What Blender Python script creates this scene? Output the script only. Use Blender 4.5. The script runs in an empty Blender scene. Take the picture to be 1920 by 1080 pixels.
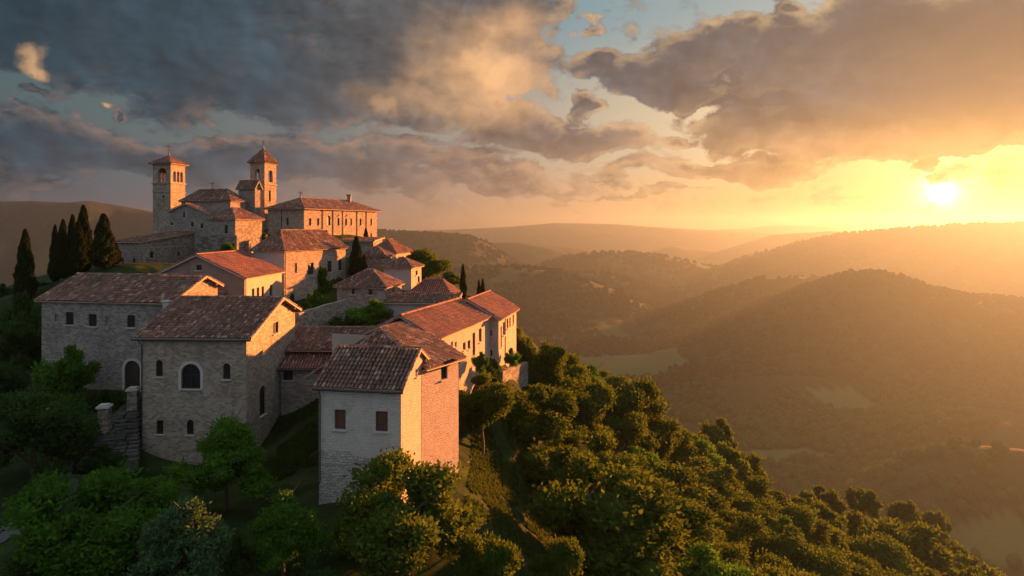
import bpy, math, random
import numpy as np
from mathutils import Vector, geometry
R = math.radians
F = 1280.0; HZ = 425.0
SUN_AZ, SUN_EL = 43.5, 7.0
EXPO = 2.75
random.seed(5)
sc = bpy.context.scene
COL = sc.collection

def at(px, py, d):
    return Vector(((px-960)/F*d, d, (HZ-py)/F*d))
def zz(py, d): return (HZ-py)/F*d

# ------------------------------------------------------------------ camera
cam = bpy.data.cameras.new("camera"); cam.lens = 24; cam.sensor_width = 36
cam.shift_y = -115/1920; cam.clip_start = .5; cam.clip_end = 60000
co = bpy.data.objects.new("camera", cam); COL.objects.link(co)
co.rotation_euler = (R(90), 0, 0); sc.camera = co

# ------------------------------------------------------------------ node helpers
class NT:
    def __init__(s, tree): s.t = tree; s.n = tree.nodes; s.l = tree.links
    def node(s, typ, **kw):
        n = s.n.new(typ)
        for k, v in kw.items(): setattr(n, k, v)
        return n
    def put(s, sock, v):
        if isinstance(v, bpy.types.NodeSocket): s.l.new(v, sock)
        elif v is not None:
            sock.default_value = v
    def math(s, op, a, b=None, c=None, clamp=False):
        n = s.node('ShaderNodeMath', operation=op, use_clamp=clamp)
        for i, v in enumerate((a, b, c)):
            if v is not None: s.put(n.inputs[i], v)
        return n.outputs[0]
    def vec(s, op, a, b=None):
        n = s.node('ShaderNodeVectorMath', operation=op)
        s.put(n.inputs[0], a)
        if b is not None:
            if op == 'SCALE': s.put(n.inputs['Scale'], b)
            else: s.put(n.inputs[1], b)
        return n.outputs['Value'] if op in ('LENGTH', 'DOT_PRODUCT', 'DISTANCE') else n.outputs['Vector']
    def mix(s, f, a, b, blend='MIX'):
        n = s.node('ShaderNodeMix', data_type='RGBA', blend_type=blend)
        s.put(n.inputs[0], f); s.put(n.inputs[6], c4(a)); s.put(n.inputs[7], c4(b))
        return n.outputs[2]
    def ramp(s, f, stops, interp='LINEAR'):
        n = s.node('ShaderNodeValToRGB'); n.color_ramp.interpolation = interp
        e = n.color_ramp.elements
        while len(e) > 1: e.remove(e[0])
        for i, (p, c) in enumerate(stops):
            k = e[0] if i == 0 else e.new(p)
            k.position = p; k.color = c4(c)
        s.put(n.inputs[0], f); return n.outputs[0]
    def noise(s, v, scale, detail=4, rough=.55, out='Fac', dist=0):
        n = s.node('ShaderNodeTexNoise')
        if v is not None: s.put(n.inputs['Vector'], v)
        n.inputs['Scale'].default_value = scale; n.inputs['Detail'].default_value = detail
        n.inputs['Roughness'].default_value = rough; n.inputs['Distortion'].default_value = dist
        return n.outputs[out]
    def smooth(s, v, a, b):
        n = s.node('ShaderNodeMapRange', interpolation_type='SMOOTHSTEP')
        s.put(n.inputs[0], v); n.inputs[1].default_value = a; n.inputs[2].default_value = b
        return n.outputs[0]
def c4(c):
    if isinstance(c, bpy.types.NodeSocket): return c
    if isinstance(c, (int, float)): return (c, c, c, 1)
    return tuple(c)+(1,) if len(c) == 3 else tuple(c)

def newmat(name):
    m = bpy.data.materials.new(name); m.use_nodes = True
    t = NT(m.node_tree); b = m.node_tree.nodes['Principled BSDF']
    b.inputs['Specular IOR Level'].default_value = .25
    return m, t, b
def bump(t, b, h, strength, dist):
    n = t.node('ShaderNodeBump'); n.inputs['Strength'].default_value = strength
    n.inputs['Distance'].default_value = dist
    t.put(n.inputs['Height'], h); t.l.new(n.outputs[0], b.inputs['Normal'])

# ------------------------------------------------------------------ materials
M = {}
def stone_mat(name, c1, c2, mortar, bw=.37, bh=.165, rough_mix=1.0, stain=(.10, .085, .07)):
    m, t, b = newmat(name)
    uv = t.node('ShaderNodeUVMap').outputs[0]
    w = t.noise(uv, 1.7, 3, .6, 'Color')
    w2 = t.noise(uv, 6.5, 2, .6, 'Color')
    p = t.vec('ADD', uv, t.vec('SCALE', t.vec('SUBTRACT', w, (.5, .5, .5)), .28))
    p = t.vec('ADD', p, t.vec('SCALE', t.vec('SUBTRACT', w2, (.5, .5, .5)), .10))
    br = t.node('ShaderNodeTexBrick', offset=.5, squash=1.0)
    t.put(br.inputs['Vector'], p)
    br.inputs['Color1'].default_value = (0, 0, 0, 1); br.inputs['Color2'].default_value = (1, 1, 1, 1)
    br.inputs['Mortar'].default_value = (.5, .5, .5, 1)
    br.inputs['Scale'].default_value = 1; br.inputs['Mortar Size'].default_value = .018
    br.inputs['Mortar Smooth'].default_value = .6; br.inputs['Bias'].default_value = 0
    br.inputs['Brick Width'].default_value = bw; br.inputs['Row Height'].default_value = bh
    stone = t.ramp(br.outputs['Color'], [(0, tuple(x*.74 for x in c1)), (.35, c1), (.7, c2), (1, tuple(min(.6, x*1.12) for x in c2))])
    grain = t.noise(uv, 9, 5, .7)
    stone = t.mix(t.smooth(grain, .35, .75), stone, tuple(x*.72 for x in c1))
    n3 = t.noise(uv, 3.1, 4, .65)
    col = t.mix(br.outputs['Fac'], stone, mortar)
    big = t.noise(uv, .35, 5, .6)
    col = t.mix(t.math('MULTIPLY', t.smooth(big, .45, .75), .45), col, stain)
    patch = t.smooth(t.noise(uv, .6, 4, .6, dist=1.2), .56, .64)
    col = t.mix(t.math('MULTIPLY', patch, .5*rough_mix), col, tuple(min(1, x*1.15) for x in mortar))
    # rain streaks
    st = t.vec('MULTIPLY', uv, (2.6, .16, 1))
    sk = t.smooth(t.noise(st, 1.0, 4, .6), .55, .8)
    col = t.mix(t.math('MULTIPLY', sk, .35), col, stain)
    t.l.new(col, b.inputs['Base Color']); b.inputs['Roughness'].default_value = .92
    h = t.math('ADD', t.math('MULTIPLY', br.outputs['Fac'], -.7), t.math('MULTIPLY', n3, 1.0))
    h = t.math('ADD', h, t.math('MULTIPLY', grain, .7))
    h = t.math('ADD', h, t.math('MULTIPLY', br.outputs['Color'], .35))
    bump(t, b, h, 1.0, .10)
    M[name] = m; return m
stone_mat('stone_warm', (.30, .235, .175), (.44, .36, .275), (.36, .31, .25))
stone_mat('stone_grey', (.235, .205, .175), (.35, .31, .265), (.29, .265, .235), .36, .17)
stone_mat('stone_old', (.20, .165, .125), (.36, .30, .235), (.26, .225, .18), .45, .24)
stone_mat('stone_rough', (.13, .115, .095), (.29, .26, .22), (.11, .10, .08), .5, .22, .4)
stone_mat('stone_moss', (.055, .058, .045), (.12, .12, .10), (.03, .035, .028), .5, .22, .2)
stone_mat('brick_pink', (.36, .27, .215), (.44, .35, .285), (.40, .34, .28), .34, .15)
def plaster(name, c, zstone=None):
    m, t, b = newmat(name)
    uv = t.node('ShaderNodeUVMap').outputs[0]
    n = t.noise(uv, 1.1, 6, .65); g = t.noise(uv, 14, 4, .7)
    col = t.mix(t.smooth(n, .35, .7), c, tuple(x*.78 for x in c))
    col = t.mix(t.smooth(g, .4, .7), col, tuple(x*.86 for x in c))
    st = t.vec('MULTIPLY', uv, (2.2, .14, 1))
    sk = t.smooth(t.noise(st, 1.0, 4, .6), .52, .8)
    col = t.mix(t.math('MULTIPLY', sk, .4), col, tuple(x*.5 for x in c))
    b.inputs['Roughness'].default_value = .95
    br = t.node('ShaderNodeTexBrick', offset=.5)
    w = t.noise(uv, 2.5, 3, .6, 'Color')
    w2 = t.noise(uv, 7, 3, .6, 'Color')
    t.put(br.inputs['Vector'], t.vec('ADD', t.vec('ADD', uv, t.vec('SCALE', w, .42)), t.vec('SCALE', w2, .13)))
    br.inputs['Scale'].default_value = 1; br.inputs['Mortar Size'].default_value = .03; br.inputs['Mortar Smooth'].default_value = 1
    br.inputs['Brick Width'].default_value = .36; br.inputs['Row Height'].default_value = .17
    br.inputs['Color1'].default_value = (0, 0, 0, 1); br.inputs['Color2'].default_value = (1, 1, 1, 1)
    k_ = -.28
    if zstone is not None:
        sp_ = t.node('ShaderNodeSeparateXYZ'); t.l.new(uv, sp_.inputs[0])
        zz_ = t.math('ADD', sp_.outputs[1], t.math('MULTIPLY', t.math('SUBTRACT', t.noise(uv, .9, 5, .65), .5), 3.2))
        f = t.smooth(zz_, zstone+.12, zstone-.12)
        st_ = t.ramp(br.outputs['Color'], [(0, tuple(x*.55 for x in c)), (.5, tuple(x*.8 for x in c)), (1, tuple(x*.98 for x in c))])
        st_ = t.mix(t.math('MULTIPLY', br.outputs['Fac'], .75), st_, tuple(x*.38 for x in c))
        col = t.mix(.24, col, st_); col = t.mix(t.math('MULTIPLY', f, .85), col, st_); k_ = t.math('SUBTRACT', -.5, t.math('MULTIPLY', f, 1.1))
        pt = t.smooth(t.noise(uv, 1.3, 5, .6, dist=.8), .60, .64)
        col = t.mix(t.math('MULTIPLY', pt, .55), col, st_)
    col = t.mix(t.math('MULTIPLY', br.outputs['Fac'], .16), col, tuple(x*.5 for x in c))
    t.l.new(col, b.inputs['Base Color'])
    h = t.math('ADD', t.math('MULTIPLY', g, 1), t.math('MULTIPLY', br.outputs['Fac'], k_))
    h = t.math('ADD', h, t.math('MULTIPLY', t.noise(uv, 4, 4, .6), .8))
    bump(t, b, h, .9, .06)
    M[name] = m
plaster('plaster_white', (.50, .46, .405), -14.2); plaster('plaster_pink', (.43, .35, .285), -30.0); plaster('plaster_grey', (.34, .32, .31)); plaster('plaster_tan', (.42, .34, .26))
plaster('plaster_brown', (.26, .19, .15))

def simple(name, c, rough=.7, metal=0, nscale=0, var=.5):
    m, t, b = newmat(name)
    if nscale:
        co_ = t.node('ShaderNodeTexCoord').outputs['Object']
        n = t.noise(co_, nscale, 4, .6)
        t.l.new(t.mix(n, tuple(x*(1-var) for x in c), tuple(x*(1+var) for x in c)), b.inputs['Base Color'])
        bump(t, b, n, .4, .02)
    else: b.inputs['Base Color'].default_value = c4(c)
    b.inputs['Roughness'].default_value = rough; b.inputs['Metallic'].default_value = metal
    M[name] = m
simple('wood', (.16, .095, .055), .8, 0, 3); simple('wood_dark', (.035, .026, .02), .7, 0, 4)
simple('shutter', (.085, .038, .022), .75, 0, 5); simple('gutter', (.03, .034, .034), .5, .3)
simple('sill', (.38, .35, .31), .9, 0, 4, .25); simple('mortar', (.40, .30, .23), .95, 0, 5, .3)
simple('iron', (.02, .02, .02), .6, .5); simple('bronze', (.06, .05, .035), .45, .8)
simple('bark', (.07, .055, .04), .95, 0, 2); simple('underroof', (.045, .03, .025), .95, 0, 2)
m, t, b = newmat('glass_dark'); M['glass_dark'] = m
b.inputs['Base Color'].default_value = (.012, .013, .015, 1); b.inputs['Roughness'].default_value = .35; b.inputs['Specular IOR Level'].default_value = .3

def tile_mat(name, cols):
    m, t, b = newmat(name)
    g = t.node('ShaderNodeNewGeometry'); tc = t.node('ShaderNodeTexCoord').outputs['Object']
    r = g.outputs['Random Per Island']
    k = len(cols)
    col = t.ramp(r, [(i/(k-1), c) for i, c in enumerate(cols)])
    n = t.noise(tc, .5, 4, .65); n2 = t.noise(tc, 9, 3, .7)
    col = t.mix(t.math('MULTIPLY', t.smooth(n, .42, .7), .6), col, (.075, .055, .045))
    col = t.mix(t.math('MULTIPLY', t.smooth(n2, .5, .72), .5), col, (.30, .205, .14))
    t.l.new(col, b.inputs['Base Color']); b.inputs['Roughness'].default_value = .85
    bump(t, b, n2, .5, .02)
    M[name] = m
tile_mat('tiles', [(.07, .036, .025), (.21, .095, .060), (.12, .058, .042), (.28, .14, .095), (.06, .04, .032), (.42, .28, .21)])
tile_mat('tiles_red', [(.17, .06, .038), (.26, .09, .055), (.21, .08, .055), (.30, .12, .08), (.13, .055, .045), (.28, .15, .11)])

def leaf_mat(name, base, trans, yellow, fr=.45):
    m = bpy.data.materials.new(name); m.use_nodes = True
    t = NT(m.node_tree); t.n.clear()
    out = t.node('ShaderNodeOutputMaterial')
    g = t.node('ShaderNodeNewGeometry'); oi = t.node('ShaderNodeObjectInfo')
    tc = t.node('ShaderNodeTexCoord').outputs['Object']
    n = t.noise(tc, .55, 3, .6)
    v = t.math('ADD', t.math('MULTIPLY', g.outputs['Random Per Island'], .5), t.math('MULTIPLY', n, .5))
    v = t.math('ADD', v, t.math('MULTIPLY', t.math('SUBTRACT', oi.outputs['Random'], .5), .35))
    c = t.ramp(v, [(.15, tuple(x*.6 for x in base)), (.5, base), (.85, yellow)])
    d = t.node('ShaderNodeBsdfDiffuse'); t.l.new(c, d.inputs[0])
    tr = t.node('ShaderNodeBsdfTranslucent')
    t.l.new(t.mix(.5, c, trans), tr.inputs[0])
    mx = t.node('ShaderNodeMixShader'); mx.inputs[0].default_value = fr
    t.l.new(d.outputs[0], mx.inputs[1]); t.l.new(tr.outputs[0], mx.inputs[2])
    t.l.new(mx.outputs[0], out.inputs[0])
    M[name] = m
leaf_mat('leaf_olive', (.040, .080, .012), (.115, .145, .018), (.078, .115, .016), .42)
leaf_mat('leaf_green', (.052, .14, .016), (.08, .14, .02), (.11, .20, .02))
leaf_mat('leaf_silver', (.065, .13, .05), (.09, .14, .04), (.12, .19, .075))
leaf_mat('leaf_dark', (.030, .072, .018), (.04, .07, .015), (.05, .085, .022))
leaf_mat('leaf_cypress', (.018, .034, .011), (.05, .045, .008), (.035, .042, .010), .2)
leaf_mat('leaf_far', (.018, .022, .009), (.04, .038, .010), (.032, .034, .010), .3)
leaf_mat('grass', (.03, .055, .012), (.08, .10, .015), (.06, .08, .016), .35)

# ------------------------------------------------------------------ mesh builder
class MB:
    def __init__(s, org=(0, 0, 0)):
        s.v = []; s.f = []; s.m = []; s.uv = []; s.mats = []; s.o = Vector(org)
    def mi(s, mat):
        if mat not in s.mats: s.mats.append(mat)
        return s.mats.index(mat)
    def add(s, verts, faces, mat, uvs=None):
        k = len(s.v); s.v += [tuple(Vector(p)-s.o) for p in verts]
        mi = s.mi(mat)
        for i, f in enumerate(faces):
            s.f.append([k+j for j in f]); s.m.append(mi)
            s.uv.append([uvs[j] for j in f] if uvs else None)
    def box(s, c, sx, sy, sz, mat, ax=None):
        """c centre; ax = unit horizontal axis for sx"""
        ax = Vector(ax) if ax is not None else Vector((1, 0, 0)); ay = Vector((-ax.y, ax.x, 0)); az = Vector((0, 0, 1))
        c = Vector(c); P = [c+ax*(i*sx/2)+ay*(j*sy/2)+az*(k*sz/2) for k in (-1, 1) for j in (-1, 1) for i in (-1, 1)]
        fs = [(0, 2, 3, 1), (4, 5, 7, 6), (0, 1, 5, 4), (2, 6, 7, 3), (1, 3, 7, 5), (0, 4, 6, 2)]
        for f in fs:
            q = [P[j] for j in f]
            e = (q[1]-q[0]).length; g = (q[2]-q[1]).length
            if abs((q[1]-q[0]).z) > .5*e: uv = [(0, 0), (0, e), (g, e), (g, 0)]
            else: uv = [(0, 0), (e, 0), (e, g), (0, g)]
            o = c.x+c.z
            s.add(q, [(0, 1, 2, 3)], mat, [(a+o, b_+c.z) for a, b_ in uv])
    def tube(s, pts, r, mat, n=6, r2=None):
        pts = [Vector(p) for p in pts]; k = len(pts); rings = []
        for i, p in enumerate(pts):
            d = (pts[min(i+1, k-1)]-pts[max(i-1, 0)]).normalized()
            a = d.orthogonal().normalized(); b_ = d.cross(a)
            rr = r if r2 is None else r+(r2-r)*i/(k-1)
            rings.append([p+(a*math.cos(6.2832*j/n)+b_*math.sin(6.2832*j/n))*rr for j in range(n)])
        V = [q for g in rings for q in g]
        Fs = [(i*n+j, i*n+(j+1) % n, (i+1)*n+(j+1) % n, (i+1)*n+j) for i in range(k-1) for j in range(n)]
        Fs += [tuple(range(n))[::-1], tuple(range((k-1)*n, k*n))]
        s.add(V, Fs, mat)
    def build(s, name, parent=None, smooth=False, loc=None):
        me = bpy.data.meshes.new(name); me.from_pydata(s.v, [], s.f)
        for mt in s.mats: me.materials.append(M[mt])
        me.polygons.foreach_set('material_index', s.m)
        uvl = me.uv_layers.new(name='UVMap'); arr = []
        for f, u in zip(s.f, s.uv):
            if u: arr += [c for q in u for c in q[:2]]
            else: arr += [c for j in f for c in (s.v[j][0]+s.v[j][1], s.v[j][2])]
        uvl.data.foreach_set('uv', arr)
        if smooth: me.polygons.foreach_set('use_smooth', [True]*len(s.f))
        o = bpy.data.objects.new(name, me); COL.objects.link(o)
        if parent is not None: o.parent = parent
        else: o.location = s.o
        return o
def mesh_np(name, V, Fc, mat, smooth=False):
    me = bpy.data.meshes.new(name); k = Fc.shape[1]
    me.vertices.add(len(V)); me.vertices.foreach_set('co', np.ascontiguousarray(V, dtype=np.float32).ravel())
    me.loops.add(Fc.size); me.loops.foreach_set('vertex_index', np.ascontiguousarray(Fc, dtype=np.int32).ravel())
    me.polygons.add(len(Fc)); me.polygons.foreach_set('loop_start', np.arange(0, Fc.size, k, dtype=np.int32))
    me.polygons.foreach_set('loop_total', np.full(len(Fc), k, dtype=np.int32))
    me.update(calc_edges=True); me.validate()
    if smooth: me.polygons.foreach_set('use_smooth', np.ones(len(Fc), dtype=bool))
    for q in (mat if isinstance(mat, list) else [mat]): me.materials.append(M[q])
    return me
def link(name, data, parent=None, loc=(0, 0, 0)):
    o = bpy.data.objects.new(name, data); COL.objects.link(o); o.location = loc
    if parent is not None: o.parent = parent
    return o
def tag(o, label=None, cat=None, group=None, kind=None):
    if label: o['label'] = label
    if cat: o['category'] = cat
    if group: o['group'] = group
    if kind: o['kind'] = kind
    return o
def thing(name, label, cat, loc, group=None):
    return tag(link(name, None, None, loc), label, cat, group)
HAZE_D = 0.00014; HAZE_G = 0.63; HAZE_C = (.18, .265, .385, 1); SKY_GAIN = 1.0
# ------------------------------------------------------------------ terrain
def vnoise(x, y, seed=0):
    xi = np.floor(x); yi = np.floor(y); xf = x-xi; yf = y-yi
    def h(a, b_):
        v = np.sin(a*127.1+b_*311.7+seed*74.7)*43758.5453; return v-np.floor(v)
    u = xf*xf*(3-2*xf); w = yf*yf*(3-2*yf)
    return (h(xi, yi)*(1-u)+h(xi+1, yi)*u)*(1-w)+(h(xi, yi+1)*(1-u)+h(xi+1, yi+1)*u)*w
def fbm(x, y, o=4, seed=0):
    s = 0; a = .5; k = 0
    for i in range(o):
        s = s+a*vnoise(x, y, seed+i); k += a; x = x*2.03+5.2; y = y*2.03+1.3; a *= .5
    return s/k
def sstep(x, a, b_):
    t_ = np.clip((x-a)/(b_-a), 0, 1); return t_*t_*(3-2*t_)
CT = [(600, 955, 42.5), (750, 965, 41), (540, 812, 60), (500, 900, 49), (590, 905, 50), (270, 885, 54), (462, 850, 56), (82, 735, 64),
      (240, 748, 62), (190, 800, 55.5), (130, 865, 51), (20, 990, 41), (-150, 1010, 42), (300, 1130, 34), (520, 1090, 36), (900, 862, 59.5),
      (950, 905, 56), (1100, 1090, 52), (1000, 1000, 52), (1000, 700, 88), (885, 705, 60), (960, 692, 68), (948, 690, 66), (1010, 885, 66), (1100, 935, 74), (1200, 1005, 80), (1050, 795, 90), (1150, 855, 95),
      (1250, 905, 100), (1400, 1000, 112), (1600, 1080, 128), (1850, 1150, 160), (1300, 1100, 78), (1600, 1260, 82), (1150, 1010, 66), (650, 603, 75), (600, 607, 76),
      (700, 603, 80), (540, 572, 85), (640, 560, 90), (460, 562, 72), (528, 566, 83), (570, 449, 120), (700, 449, 140), (300, 445, 125), (400, 445, 122),
      (441, 478, 105), (380, 480, 104), (217, 507, 97), (300, 505, 100), (350, 490, 112), (150, 520, 82), (60, 560, 84), (30, 640, 78), (-120, 640, 80),
      (700, 492, 115), (760, 500, 112), (800, 525, 108), (850, 560, 95), (870, 555, 100), (905, 560, 100), (930, 580, 110), (710, 540, 93), (800, 560, 84),
      (790, 1150, 38), (935, 1210, 38), (640, 1130, 36), (350, 1170, 32), (760, 640, 62), (640, 700, 62), (780, 870, 47)]
cp = np.array([[*at(*c)] for c in CT])
extra = [(0, 0, -26), (-30, 5, -24), (30, 5, -40), (60, 20, -62), (-60, 20, -26), (-90, 60, -24), (-130, 100, -42), (-95, 110, -16), (-110, 150, -34),
         (-70, 150, -8), (-30, 165, -14), (0, 170, -40), (0, 130, -22), (30, 150, -58), (70, 180, -105), (60, 90, -62), (110, 90, -110), (120, 150, -112), (-160, 200, -100),
         (-60, 240, -90), (0, 250, -120), (60, 260, -165), (150, 220, -175), (-200, 60, -95), (-60, -60, -60), (0, -60, -75), (60, -50, -110), (-150, -60, -110),
         (160, 20, -170), (200, 120, -190), (0, -150, -150), (150, -100, -190), (-220, 140, -150), (0, 330, -190), (-150, 320, -190), (150, 320, -215)]
cp = np.vstack([cp, np.array([(-13.5, 57, -14.0), (-12, 63, -13.6), (-11.5, 68, -13.2), (-17, 70, -13.0)], float)])
cp = np.vstack([cp, np.array(extra, float)])
D_ = np.sqrt(((cp[:, None, :2]-cp[None, :, :2])**2).sum(-1)+30.0)
A_ = np.block([[D_-np.eye(len(cp))*.5, np.ones((len(cp), 1))], [np.ones((1, len(cp))), np.zeros((1, 1))]])
W_ = np.linalg.solve(A_, np.append(cp[:, 2], 0))
def near_h(x, y):
    out = np.zeros_like(x)
    for i in range(0, len(x), 20000):
        xs = x[i:i+20000]; ys = y[i:i+20000]
        d = np.sqrt((xs[:, None]-cp[None, :, 0])**2+(ys[:, None]-cp[None, :, 1])**2+30.0)
        out[i:i+20000] = d@W_[:-1]+W_[-1]
    return out
FLOOR = -262.0
LAY = [([(-900, 395), (-400, 385), (-150, 390), (0, 378), (60, 377), (130, 380), (165, 377), (230, 387), (290, 398), (420, 418), (560, 426), (700, 434), (900, 445)], 3000, 900, 900, 1),
       ([(800, 445), (1250, 434), (1400, 428), (1440, 423), (1520, 422), (1620, 426), (1750, 430), (1920, 434), (2600, 434)], 9600, 900, 700, 1),
       ([(500, 445), (640, 437), (740, 433), (860, 430), (960, 425), (1040, 418), (1150, 420), (1250, 427), (1340, 432), (1500, 440), (1700, 460)], 7400, 1300, 1200, 1),
       ([(1180, 480), (1260, 462), (1350, 470), (1450, 440), (1560, 433), (1700, 450)], 5200, 700, 600, 1),
       ([(560, 475), (700, 470), (800, 460), (890, 455), (960, 454), (1050, 462), (1100, 470), (1180, 482), (1300, 495), (1400, 510)], 4000, 800, 700, 1.2),
       ([(980, 505), (1060, 484), (1110, 476), (1170, 473), (1240, 480), (1330, 500), (1400, 520)], 3000, 500, 600, 1),
       ([(1240, 545), (1310, 515), (1400, 480), (1500, 455), (1580, 440), (1700, 430), (1800, 423), (1920, 420), (2200, 412), (2600, 420)], 3200, 950, 900, 1.3),
       ([(600, 530), (760, 525), (850, 508), (900, 503), (960, 502), (1030, 508), (1100, 525), (1160, 548), (1230, 580), (1300, 610), (1400, 680)], 2000, 650, 600, 1.4),
       ([(1000, 520), (1060, 513), (1110, 512), (1160, 520), (1240, 545), (1330, 590), (1400, 640)], 2350, 350, 400, 1),
       ([(1120, 640), (1200, 600), (1280, 570), (1350, 545), (1420, 525), (1480, 517), (1530, 522), (1600, 545), (1700, 600)], 1750, 420, 350, 1.3),
       ([(1120, 712), (1180, 690), (1250, 655), (1350, 612), (1450, 567), (1540, 532), (1600, 515), (1640, 512), (1690, 523), (1750, 545), (1830, 560), (1920, 568), (2200, 600), (2500, 580)], 1350, 430, 500, 1.4),
       ([(1440, 880), (1500, 845), (1600, 805), (1700, 793), (1800, 783), (1920, 790), (2200, 800), (2500, 790)], 820, 90, 160, 1),
       ([(1560, 960), (1640, 905), (1700, 870), (1780, 845), (1850, 838), (1920, 845), (2200, 860)], 640, 80, 110, 1)]
FIELDS = [(1195, 688, 95, 45), (1595, 768, 48, 34), (1890, 1030, 90, 70), (1420, 858, 130, 26), (1300, 500, 180, 300), (1400, 600, 40, 40)]
def far_h(x, y):
    yy = np.maximum(y, 60.0); px = 960+F*x/yy
    side = np.abs(x)/(np.abs(y)+1)
    h = FLOOR+fbm(x/260, y/260, 4, 3)*14-7
    roll = np.hypot(x, y)
    h2 = h+sstep(fbm(x/900, y/900, 4, 9), .45, .8)*200*sstep(roll, 500, 1500)
    h = np.where((y < 60) | (side > 1.1), h2, h)
    wx = (fbm(x/170+7, y/170, 4, 21)-.5)
    wx2 = (fbm(x/420+7, y/420, 3, 31)-.5)
    for P, y0, wf, wb, am in LAY:
        pp = np.array(P, float); py = np.interp(px, pp[:, 0], pp[:, 1])
        fade = np.ones_like(px)
        fade *= sstep(px, pp[0, 0]-160, pp[0, 0]+30) if pp[0, 0] > -500 else 1
        fade *= 1-sstep(px, pp[-1, 0]-30, pp[-1, 0]+160) if pp[-1, 0] < 2000 else 1
        zc = (HZ-py)/F*y0
        t_ = (yy-y0)/np.where(yy < y0, wf, wb)
        prof = np.clip(1-np.abs(t_), 0, 1)
        spur = (wx*.55+wx2*.75)*am*np.clip(np.abs(t_)*2.2, 0, 1)
        prof = np.clip(prof+spur*prof, 0, 1.0)
        prof = .5-.5*np.cos(np.pi*prof**.92)
        hl = FLOOR+(zc-FLOOR)*prof*fade+wx*6*np.clip(y0/2500, .15, 1)*fade*np.clip(np.abs(t_)*3, 0, 1)
        h = np.where(y > 60, np.maximum(h, hl), h)
    return h
def H(x, y):
    x = np.atleast_1d(np.asarray(x, float)); y = np.atleast_1d(np.asarray(y, float))
    r = np.hypot(x, y-90)
    n = near_h(x, y)+(fbm(x/3.5, y/3.5, 3, 2)-.5)*.5*sstep(r, 20, 60)
    f = far_h(x, y)
    w = sstep(r, 190, 340)
    return n*(1-w)+f*w
def h1(x, y): return float(H([x], [y])[0])
az = np.radians(np.concatenate([np.arange(-180, -46, 1.5), np.arange(-46, 46, .16), np.arange(46, 180, 1.5)]))
rr = [2.0]
while rr[-1] < 10600:
    rr.append(rr[-1]*1.0115+.12)
rr = np.array(rr)
AZ, RR = np.meshgrid(az, rr)
GX = (np.sin(AZ)*RR).ravel(); GY = (np.cos(AZ)*RR).ravel()
GZ = H(GX, GY)
GX = np.append(GX, 0); GY = np.append(GY, 0); GZ = np.append(GZ, GZ[0])
na, nr = len(az), len(rr)
i = np.arange(nr-1)[:, None]; j = np.arange(na)[None, :]; j2 = (j+1) % na
Q = np.stack([i*na+j, i*na+j2, (i+1)*na+j2, (i+1)*na+j], -1).reshape(-1, 4)[:, ::-1]
# ground material
m, t, b = newmat('ground'); M['ground'] = m
tc = t.node('ShaderNodeTexCoord').outputs['Object']
far = t.node('ShaderNodeAttribute', attribute_name='field').outputs['Fac']
n1 = t.noise(tc, .35, 6, .65); n2 = t.noise(tc, .02, 6, .6); n3 = t.noise(tc, 3.0, 4, .7)
grass = t.ramp(n1, [(.3, (.010, .017, .005)), (.5, (.018, .032, .008)), (.62, (.030, .046, .012)), (.8, (.042, .042, .018))])
grass = t.mix(t.math('MULTIPLY', t.smooth(n3, .45, .7), .5), grass, (.012, .018, .006))
wood = t.ramp(n2, [(.35, (.013, .016, .008)), (.5, (.019, .022, .010)), (.62, (.028, .028, .012)), (.7, (.05, .045, .02))])
fine = t.noise(tc, .09, 3, .7)
wood = t.mix(t.math('MULTIPLY', t.smooth(fine, .45, .6), .6), wood, (.022, .026, .01))
dist = t.vec('LENGTH', tc)
col = t.mix(t.smooth(dist, 180, 380), grass, wood)
col = t.mix(far, col, t.mix(t.noise(tc, .012, 2, .5), (.045, .075, .02), (.08, .08, .03)))
t.l.new(col, b.inputs['Base Color']); b.inputs['Roughness'].default_value = 1; b.inputs['Specular IOR Level'].default_value = .05
hgt = t.math('ADD', t.math('MULTIPLY', t.noise(tc, 5, 5, .75), .12), t.math('MULTIPLY', t.noise(tc, .1, 3, .7), 3.0))
bump(t, b, hgt, .7, 1.0)
def fieldmask(x, y):
    m_ = np.zeros_like(x)
    for px, py, a, b_ in FIELDS:
        d = -FLOOR*F/(py-HZ) if py != 500 else 4000
        cx = (px-960)/F*d; rx = a/F*d; ry = b_/(py-HZ)*d*.5 if py != 500 else 900
        n = (fbm(x/60, y/60, 3, 5)-.5)*.7
        q = np.maximum(np.abs((x-cx)*.9+(y-d)*.25)/rx, np.abs((y-d)-.2*(x-cx))/ry)+n*.4
        m_ = np.maximum(m_, 1-sstep(q, .85, 1.0))
    return m_
fm = fieldmask(GX, GY)*(np.hypot(GX, GY) > 380)*(GZ < FLOOR+28)
mid = (np.hypot(GX, GY) > 1500)*sstep(fbm(GX/220, GY/220, 3, 77), .60, .64)*.55
fm = np.maximum(fm, mid)
me = mesh_np('ground', np.stack([GX, GY, GZ], 1), Q, 'ground', True)
at_ = me.attributes.new('field', 'FLOAT', 'POINT'); at_.data.foreach_set('value', fm.astype(np.float32))
tag(link('ground', me), kind='structure')

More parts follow.
